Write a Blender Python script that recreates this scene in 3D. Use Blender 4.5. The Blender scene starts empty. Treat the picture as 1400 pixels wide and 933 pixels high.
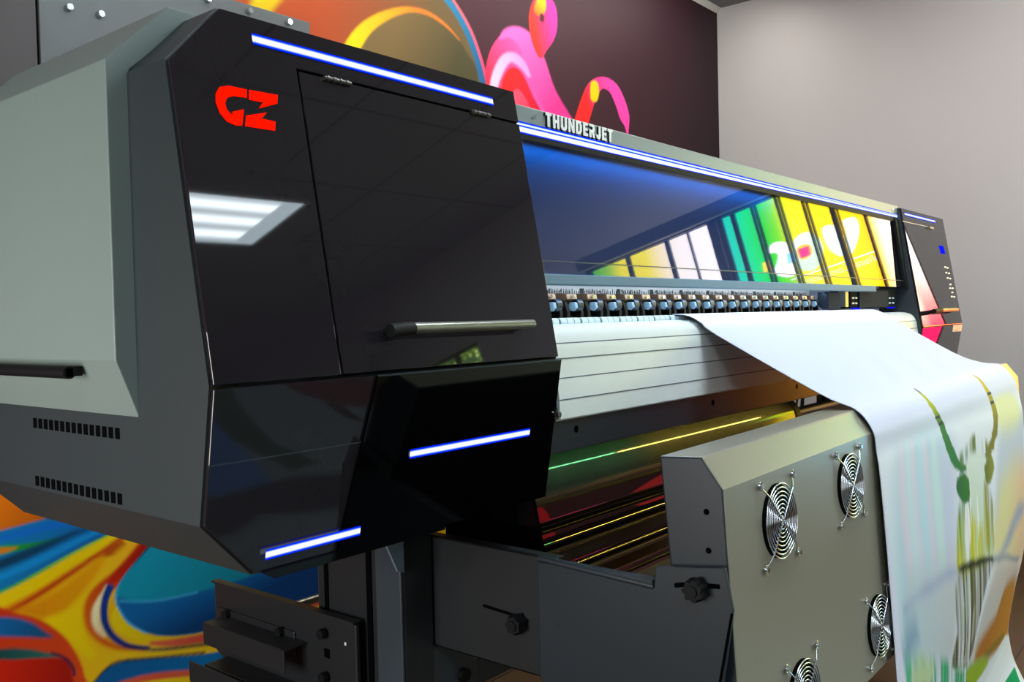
import bpy, math, random
import numpy as np
from mathutils import Vector, Matrix
random.seed(4)
rng = np.random.default_rng(7)
# model units -> metres: the floor is z=-0.5 in model units, one unit is 0.68 m
S = 0.68
FZ = -0.5
def T(p): return Vector((p[0]*S, p[1]*S, (p[2]-FZ)*S))
scn = bpy.context.scene
COL = scn.collection
ORG = {}

# ------------------------------------------------------------------ materials
def lin(h):
    out = []
    for i in (0, 2, 4):
        c = int(h[i:i+2], 16)/255
        out.append(c/12.92 if c <= .04045 else ((c+.055)/1.055)**2.4)
    return tuple(out)+(1,)
def mat(name, col, rough=.5, metal=0., var=.06, scale=30, bump=0., ior=1.5, spec=.5, emit=None, estr=0., coat=0.):
    m = bpy.data.materials.new(name); m.use_nodes = True
    nt = m.node_tree; b = nt.nodes['Principled BSDF']
    c = lin(col)
    b.inputs['Roughness'].default_value = rough
    b.inputs['Metallic'].default_value = metal
    b.inputs['IOR'].default_value = ior
    b.inputs['Specular IOR Level'].default_value = spec
    b.inputs['Coat Weight'].default_value = coat
    tc = nt.nodes.new('ShaderNodeTexCoord')
    nz = nt.nodes.new('ShaderNodeTexNoise'); nz.inputs['Scale'].default_value = scale; nz.inputs['Detail'].default_value = 4
    nt.links.new(tc.outputs['Object'], nz.inputs['Vector'])
    rp = nt.nodes.new('ShaderNodeMix'); rp.data_type = 'RGBA'
    rp.inputs[6].default_value = tuple(x*(1-var) for x in c[:3])+(1,)
    rp.inputs[7].default_value = tuple(min(1, x*(1+var)) for x in c[:3])+(1,)
    nt.links.new(nz.outputs['Fac'], rp.inputs[0])
    nt.links.new(rp.outputs[2], b.inputs['Base Color'])
    if bump:
        bp = nt.nodes.new('ShaderNodeBump'); bp.inputs['Strength'].default_value = bump; bp.inputs['Distance'].default_value = .002
        nt.links.new(nz.outputs['Fac'], bp.inputs['Height']); nt.links.new(bp.outputs['Normal'], b.inputs['Normal'])
    if emit:
        b.inputs['Emission Color'].default_value = lin(emit); b.inputs['Emission Strength'].default_value = estr
    return m
def attr_mat(name, rough=.5, estr=0., spec=.5, self_lit=0.):
    m = bpy.data.materials.new(name); m.use_nodes = True
    nt = m.node_tree; b = nt.nodes['Principled BSDF']
    a = nt.nodes.new('ShaderNodeAttribute'); a.attribute_name = 'paint'
    b.inputs['Roughness'].default_value = rough; b.inputs['Specular IOR Level'].default_value = spec
    if estr:
        b.inputs['Base Color'].default_value = (.02, .02, .02, 1)
        nt.links.new(a.outputs['Color'], b.inputs['Emission Color']); b.inputs['Emission Strength'].default_value = estr
    else:
        nt.links.new(a.outputs['Color'], b.inputs['Base Color'])
    return m
def strip_mat(name, stops, estr):
    """LED strip: the core and its painted halo across the width come from the UV v coordinate."""
    m = bpy.data.materials.new(name); m.use_nodes = True
    nt = m.node_tree; b = nt.nodes['Principled BSDF']
    uv = nt.nodes.new('ShaderNodeUVMap'); sp = nt.nodes.new('ShaderNodeSeparateXYZ'); r = nt.nodes.new('ShaderNodeValToRGB')
    nt.links.new(uv.outputs[0], sp.inputs[0]); nt.links.new(sp.outputs['Y'], r.inputs[0])
    e = r.color_ramp.elements
    while len(e) < len(stops): e.new(.5)
    for k, (p, c) in enumerate(stops): e[k].position = p; e[k].color = c
    b.inputs['Base Color'].default_value = (0, 0, .01, 1); b.inputs['Specular IOR Level'].default_value = 0
    nt.links.new(r.outputs[0], b.inputs['Emission Color']); b.inputs['Emission Strength'].default_value = estr
    return m

M = {}
M['body'] = mat('dark_grey_powder_coat', '293134', .5, bump=.05, scale=400)
M['cover'] = mat('pale_grey_powder_coat', '75837F', .45, bump=.05, scale=400)
M['steel'] = mat('slate_painted_steel', '1F2225', .42, bump=.05, scale=300)
M['steel2'] = mat('blue_grey_painted_steel', '343D45', .38)
M['beam'] = mat('grey_anodised_beam', '8A9696', .35, metal=.15)
M['gloss'] = mat('black_gloss_acrylic', '242024', .025, ior=1.5, var=.1)
M['gloss2'] = mat('black_gloss_flap', '030304', .06, ior=1.45)
M['seam'] = mat('black_gap', '020203', .9, spec=.05)
M['black'] = mat('black_plastic', '0A0B0D', .6, spec=.25)
M['rubber'] = mat('black_rubber', '070708', .6)
M['satin'] = mat('satin_aluminium', '9A9A8E', .3, metal=.8)
M['chrome'] = mat('polished_chrome', 'E6EAEE', .12, metal=1.)
M['alu'] = mat('pale_aluminium_apron', 'DCE4E0', .36, metal=.0, var=.03, spec=.5)
M['alu2'] = mat('groove_shadow', '5C6A74', .5)
M['white'] = mat('white_roller', 'D8E8EC', .35)
M['bracket'] = mat('bronze_bracket', '7A6048', .35, metal=.3)
M['lever'] = mat('pale_blue_lever', '8CAFC8', .3)
M['wheel'] = mat('black_wheel', '141C24', .35)
def tinted_glass(name, tint, ior):
    m = bpy.data.materials.new(name); m.use_nodes = True; nt = m.node_tree; nt.nodes.remove(nt.nodes['Principled BSDF'])
    out = nt.nodes['Material Output']; fr = nt.nodes.new('ShaderNodeFresnel'); fr.inputs[0].default_value = ior
    ge = nt.nodes.new('ShaderNodeNewGeometry'); m1 = nt.nodes.new('ShaderNodeMath'); m1.operation = 'MULTIPLY_ADD'; m1.inputs[1].default_value = -2; m1.inputs[2].default_value = 1
    m2 = nt.nodes.new('ShaderNodeMath'); m2.operation = 'POWER'; m2.inputs[0].default_value = ior
    nt.links.new(ge.outputs['Backfacing'], m1.inputs[0]); nt.links.new(m1.outputs[0], m2.inputs[1]); nt.links.new(m2.outputs[0], fr.inputs[0])
    tr = nt.nodes.new('ShaderNodeBsdfTransparent'); tr.inputs[0].default_value = lin(tint)
    gs = nt.nodes.new('ShaderNodeBsdfGlossy'); gs.inputs['Roughness'].default_value = .015
    mx = nt.nodes.new('ShaderNodeMixShader')
    nt.links.new(fr.outputs[0], mx.inputs[0]); nt.links.new(tr.outputs[0], mx.inputs[1]); nt.links.new(gs.outputs[0], mx.inputs[2]); nt.links.new(mx.outputs[0], out.inputs[0])
    return m
M['glass'] = tinted_glass('smoky_tinted_glass', 'C8CCDC', 1.75)
M['inside'] = mat('dark_interior', '3A4048', .6)
M['shell'] = mat('bluish_interior_sheet', '9098A8', .6)
M['film'] = mat('dark_glossy_film', '4C4A42', .12, ior=1.7, var=.2)
M['tube2'] = mat('polished_dark_tube', '8A8272', .07, metal=1.)
M['dryer'] = mat('sage_grey_powder_coat', '928F7C', .28, bump=.03, scale=300)
M['dryer_end'] = mat('slate_powder_coat', '232B32', .42, bump=.03, scale=300)
M['red'] = mat('glowing_red_letters', '400400', .6, spec=0., emit='FF1000', estr=1.3)
M['lettering'] = mat('white_lettering', 'E4E8E4', .4, emit='FFFFFF', estr=.1)
M['backing'] = mat('dark_letter_backing', '2A2E30', .5)
M['dot'] = mat('lit_button_legend', 'E8E2C0', .4, emit='F0E8C0', estr=.8)
M['blue'] = mat('lit_blue_display', '020420', .6, spec=0., emit='0A14FF', estr=1.2)
M['sticker'] = mat('cream_sticker', 'E0DCC8', .5)
M['stk1'] = mat('sticker_dark_ink', '3A4444', .5)
M['stk2'] = mat('sticker_red_ink', 'E8603C', .5)
M['cloudgrey'] = mat('wall_panel_grey', '52585A', .4)
M['charcoal'] = mat('wall_panel_charcoal', '403C3E', .5)
M['ink'] = mat('black_ink', '182028', .6)
M['rule'] = mat('white_rule', 'E6E8E4', .4)
M['rail'] = mat('blue_grey_front_rail', '6F8C9C', .6, spec=.2)
M['matte2'] = mat('matte_slate_cover', '232C36', .8, spec=.15)
M['railw'] = mat('pale_painted_rail', 'B8C4D4', .4)
M['matte'] = mat('matte_black_cover', '10141A', .85, spec=.12)
M['gusset'] = mat('pale_blue_grey_gusset', '6E8290', .4)
M['hinge'] = mat('dark_hinge_metal', '5A5650', .35, metal=.7)
M['gold'] = mat('brass_bar', 'D8B050', .25, metal=.8)
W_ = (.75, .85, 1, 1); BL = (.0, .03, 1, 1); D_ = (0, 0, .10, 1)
M['led'] = strip_mat('led_with_blue_halo', [(0, (0, .01, .45, 1)), (.16, BL), (.36, W_), (.64, W_), (.84, BL), (1, (0, .01, .45, 1))], 1.35)  # blue glare around the core is painted into the strip's edge colours
M['led2'] = strip_mat('led_with_mirror_line', [(0, (0, .01, .5, 1)), (.1, BL), (.2, W_), (.48, W_), (.58, BL), (.66, (.0, .05, .8, 1)), (.72, (.55, .7, 1, 1)), (.8, (.55, .7, 1, 1)), (.88, BL), (1, (0, .01, .5, 1))], 1.5)  # thin upper line is the strip's reflection in the beam lip, painted as glow

# ------------------------------------------------------------------ mesh tools
class MB:
    def __init__(s): s.v = []; s.f = []; s.m = []; s.uv = {}
    def add(s, verts, faces, mi=0):
        o = len(s.v); s.v += [tuple(v) for v in verts]
        for f in faces: s.f.append(tuple(i+o for i in f)); s.m.append(mi)
        return s
    def box(s, x0, x1, y0, y1, z0, z1, mi=0):
        return s.add([(x0,y0,z0),(x1,y0,z0),(x1,y1,z0),(x0,y1,z0),(x0,y0,z1),(x1,y0,z1),(x1,y1,z1),(x0,y1,z1)],
                     [(0,3,2,1),(4,5,6,7),(0,1,5,4),(1,2,6,5),(2,3,7,6),(3,0,4,7)], mi)
    def loft(s, A, B, mi=0, caps=True):
        n = len(A); f = [(i, (i+1) % n, n+(i+1) % n, n+i) for i in range(n)]
        if caps: f += [tuple(range(n-1, -1, -1)), tuple(range(n, 2*n))]
        return s.add(list(A)+list(B), f, mi)
    def xprism(s, yz, x0, x1, mi=0): return s.loft([(x0, y, z) for y, z in yz], [(x1, y, z) for y, z in yz], mi)
    def yprism(s, xz, y0, y1, mi=0): return s.loft([(x, y0, z) for x, z in xz], [(x, y1, z) for x, z in xz], mi)
    def cyl(s, p0, p1, r0, r1=None, n=24, mi=0, caps=True):
        r1 = r0 if r1 is None else r1
        p0, p1 = Vector(p0), Vector(p1); d = (p1-p0).normalized()
        a = d.orthogonal().normalized(); b = d.cross(a)
        ring = lambda p, r: [p+(a*math.cos(2*math.pi*k/n)+b*math.sin(2*math.pi*k/n))*r for k in range(n)]
        return s.loft(ring(p0, r0), ring(p1, r1), mi, caps)
    def tube(s, path, r, n=10, closed=False, mi=0):
        P = [Vector(p) for p in path]; N = len(P); rings = []; prev = None
        for i in range(N):
            a, c = P[(i-1) % N if closed else max(i-1, 0)], P[(i+1) % N if closed else min(i+1, N-1)]
            t = (c-a).normalized()
            u = t.orthogonal().normalized() if prev is None else (prev-t*prev.dot(t)).normalized()
            prev = u; w = t.cross(u)
            rings.append([P[i]+(u*math.cos(2*math.pi*k/n)+w*math.sin(2*math.pi*k/n))*r for k in range(n)])
        o = len(s.v); s.v += [tuple(v) for rg in rings for v in rg]
        for i in range(N if closed else N-1):
            j = (i+1) % N
            for k in range(n):
                s.f.append((o+i*n+k, o+i*n+(k+1) % n, o+j*n+(k+1) % n, o+j*n+k)); s.m.append(mi)
        if not closed:
            s.f.append(tuple(o+k for k in range(n-1, -1, -1))); s.m.append(mi)
            s.f.append(tuple(o+(N-1)*n+k for k in range(n))); s.m.append(mi)
        return s
    def ball(s, c, r, n=12, mi=0, sq=(1, 1, 1)):
        c = Vector(c); vs = []; fs = []
        for i in range(1, n):
            for k in range(2*n):
                th = math.pi*i/n; ph = math.pi*k/n
                vs.append(c+Vector((math.sin(th)*math.cos(ph)*sq[0], math.sin(th)*math.sin(ph)*sq[1], math.cos(th)*sq[2]))*r)
        vs += [c+Vector((0, 0, r*sq[2])), c-Vector((0, 0, r*sq[2]))]; t = len(vs)-2; L = 2*n
        for i in range(n-2):
            for k in range(L): fs.append((i*L+k, (i+1)*L+k, (i+1)*L+(k+1) % L, i*L+(k+1) % L))
        for k in range(L): fs.append((t, k, (k+1) % L)); fs.append((t+1, (n-2)*L+(k+1) % L, (n-2)*L+k))
        return s.add(vs, fs, mi)
    def build(s, name, mats, parent=None, smooth=None, bevel=0, uv=None, origin=None):
        V = [T(v) for v in s.v]
        lo = Vector([min(v[i] for v in V) for i in range(3)]); hi = Vector([max(v[i] for v in V) for i in range(3)])
        c = T(origin) if origin else (lo+hi)/2
        me = bpy.data.meshes.new(name)
        me.from_pydata([v-c for v in V], [], s.f)
        if not isinstance(mats, (list, tuple)): mats = [mats]
        for m in mats: me.materials.append(m)
        me.polygons.foreach_set('material_index', s.m)
        if uv:
            l = me.uv_layers.new(name='UVMap')
            for p in me.polygons:
                for li in p.loop_indices: l.data[li].uv = uv[me.loops[li].vertex_index]
        import bmesh
        bm = bmesh.new(); bm.from_mesh(me); bmesh.ops.recalc_face_normals(bm, faces=bm.faces); bm.to_mesh(me); bm.free()
        o = bpy.data.objects.new(name, me); COL.objects.link(o)
        if smooth:
            for p in me.polygons: p.use_smooth = True
            md = o.modifiers.new('edges', 'EDGE_SPLIT'); md.split_angle = math.radians(smooth)
        if bevel:
            md = o.modifiers.new('bevel', 'BEVEL'); md.width = bevel; md.segments = 2; md.limit_method = 'ANGLE'; md.angle_limit = math.radians(40)
        place(o, c, parent); return o
def place(o, c, parent):
    ORG[o.name] = Vector(c)
    if parent: o.parent = parent; o.location = Vector(c)-ORG[parent.name]
    else: o.location = c
def tag(o, label=None, cat=None, group=None, kind=None):
    for k, v in (('label', label), ('category', cat), ('group', group), ('kind', kind)):
        if v: o[k] = v
    return o
def thing(name, label, cat, at, group=None):
    o = bpy.data.objects.new(name, None); COL.objects.link(o); o.empty_display_size = .1
    place(o, T(at), None); return tag(o, label, cat, group)
def children(o): return [c for c in COL.objects if c.parent == o]
def copy_tree(o, shift, parent):
    c = o.copy(); COL.objects.link(c); c.parent = parent
    if shift is not None: c.location = o.location+Vector(shift)*S
    ORG[c.name] = ORG[o.name]+(Vector(shift)*S if shift is not None else Vector())
    for ch in children(o): copy_tree(ch, None, c)
    return c
def strip(name, quad, m, parent, label=None):
    """quad: bottom-left, bottom-right, top-right, top-left"""
    b = MB().add(quad, [(0, 1, 2, 3)])
    o = b.build(name, m, parent, uv=[(0, 0), (1, 0), (1, 1), (0, 1)])
    if label: o['label'] = label
    return o
def text(name, s, size, m, parent, at, right, up, extrude=.001, bold=0., align='LEFT', space=1.):
    cu = bpy.data.curves.new(name, 'FONT'); cu.body = s; cu.size = size*S; cu.extrude = extrude*S; cu.offset = bold*S; cu.align_x = align; cu.space_character = space
    tmp = bpy.data.objects.new('tmp', cu); COL.objects.link(tmp)
    bpy.context.view_layer.update()
    me = bpy.data.meshes.new_from_object(tmp.evaluated_get(bpy.context.evaluated_depsgraph_get()))
    bpy.data.objects.remove(tmp); me.name = name
    r = Vector(right).normalized(); u = Vector(up).normalized(); n = r.cross(u)
    me.transform(Matrix((r, u, n)).transposed().to_4x4())
    me.materials.clear(); me.materials.append(m)
    o = bpy.data.objects.new(name, me); COL.objects.link(o); place(o, T(at), parent); return o

# ------------------------------------------------------------------ painter for flat artwork
def spl(flat): return np.array(flat, float).reshape(-1, 2)
def sdist(P, poly):
    """signed distance of points to a closed polygon, negative inside"""
    d = np.full(len(P), 1e9); ins = np.zeros(len(P), bool); n = len(poly)
    for i in range(n):
        a, b = poly[i], poly[(i+1) % n]; ab = b-a; L = ab@ab
        if L < 1e-14: continue
        ap = P-a; t = np.clip(ap@ab/L, 0, 1)
        q = ap-t[:, None]*ab; d = np.minimum(d, (q*q).sum(1))
        c = (a[1] > P[:, 1]) != (b[1] > P[:, 1])
        if abs(b[1]-a[1]) > 1e-12:
            ins ^= c & (P[:, 0] < (b[0]-a[0])*(P[:, 1]-a[1])/(b[1]-a[1])+a[0])
    d = np.sqrt(d); return np.where(ins, -d, d)
def vnoise(x, seed):
    r = np.random.default_rng(seed).random(4096); i = np.floor(x).astype(int); t = x-i; t = t*t*(3-2*t)
    return r[i % 4096]*(1-t)+r[(i+1) % 4096]*t
def paint(P, base, shapes):
    C = base.copy()
    for k, (fl, c, c2, g, soft, noise) in enumerate(shapes):
        pl = spl(fl); m = soft*1.2
        box = np.nonzero((P[:, 0] > pl[:, 0].min()-m) & (P[:, 0] < pl[:, 0].max()+m) & (P[:, 1] > pl[:, 1].min()-m) & (P[:, 1] < pl[:, 1].max()+m))[0]
        if not len(box): continue
        Q = P[box]; d = sdist(Q, pl)
        a = np.clip(.5-d/(2*soft), 0, 1); a = a*a*(3-2*a)
        if noise:
            w = vnoise(Q[:, 0]*95+vnoise(Q[:, 1]*10, k)*2, 11+k)*.7+vnoise(Q[:, 1]*60+Q[:, 0]*210, 77+k)*.3
            a = a*np.clip((w-.5)*noise+.62, 0, 1)
        col = np.array(lin(c)[:3])[None]
        if c2:
            p0, p1 = np.array(g[:2]), np.array(g[2:]); ax = p1-p0
            t = np.clip((Q-p0)@ax/(ax@ax), 0, 1)[:, None]
            col = col*(1-t)+np.array(lin(c2)[:3])[None]*t
        C[box] = C[box]*(1-a[:, None])+col*a[:, None]
    return C
def painted(name, P3, nu, nv, colors, m, parent=None, smooth=False):
    """grid of (nv x nu) points with a colour attribute"""
    V = np.array([T(p) for p in P3]); c = (V.min(0)+V.max(0))/2
    me = bpy.data.meshes.new(name)
    i = np.arange((nv-1)*(nu-1)); r, q = i//(nu-1), i % (nu-1)
    F = np.stack([r*nu+q, r*nu+q+1, (r+1)*nu+q+1, (r+1)*nu+q], 1)
    me.vertices.add(len(V)); me.vertices.foreach_set('co', (V-c).ravel())
    me.loops.add(F.size); me.loops.foreach_set('vertex_index', F.ravel().astype(np.int32))
    me.polygons.add(len(F)); me.polygons.foreach_set('loop_start', np.arange(0, F.size, 4, dtype=np.int32))
    me.update(calc_edges=True)
    at = me.color_attributes.new('paint', 'FLOAT_COLOR', 'POINT')
    at.data.foreach_set('color', np.c_[colors, np.ones(len(V))].ravel().astype(np.float32))
    me.materials.append(m)
    if smooth: me.polygons.foreach_set('use_smooth', np.ones(len(F), bool))
    me.update()
    o = bpy.data.objects.new(name, me); COL.objects.link(o); place(o, Vector(c), parent); return o
def cat(P, n):
    P = np.array(P, float); N = len(P); out = []
    for i in range(N-1):
        a, b, c, d = P[max(i-1, 0)], P[i], P[i+1], P[min(i+2, N-1)]
        for k in range(n):
            t = k/n; out.append(.5*(2*b+(c-a)*t+(2*a-5*b+4*c-d)*t*t+(3*b-a-3*c+d)*t**3))
    out.append(P[-1]); return np.array(out)

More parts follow.
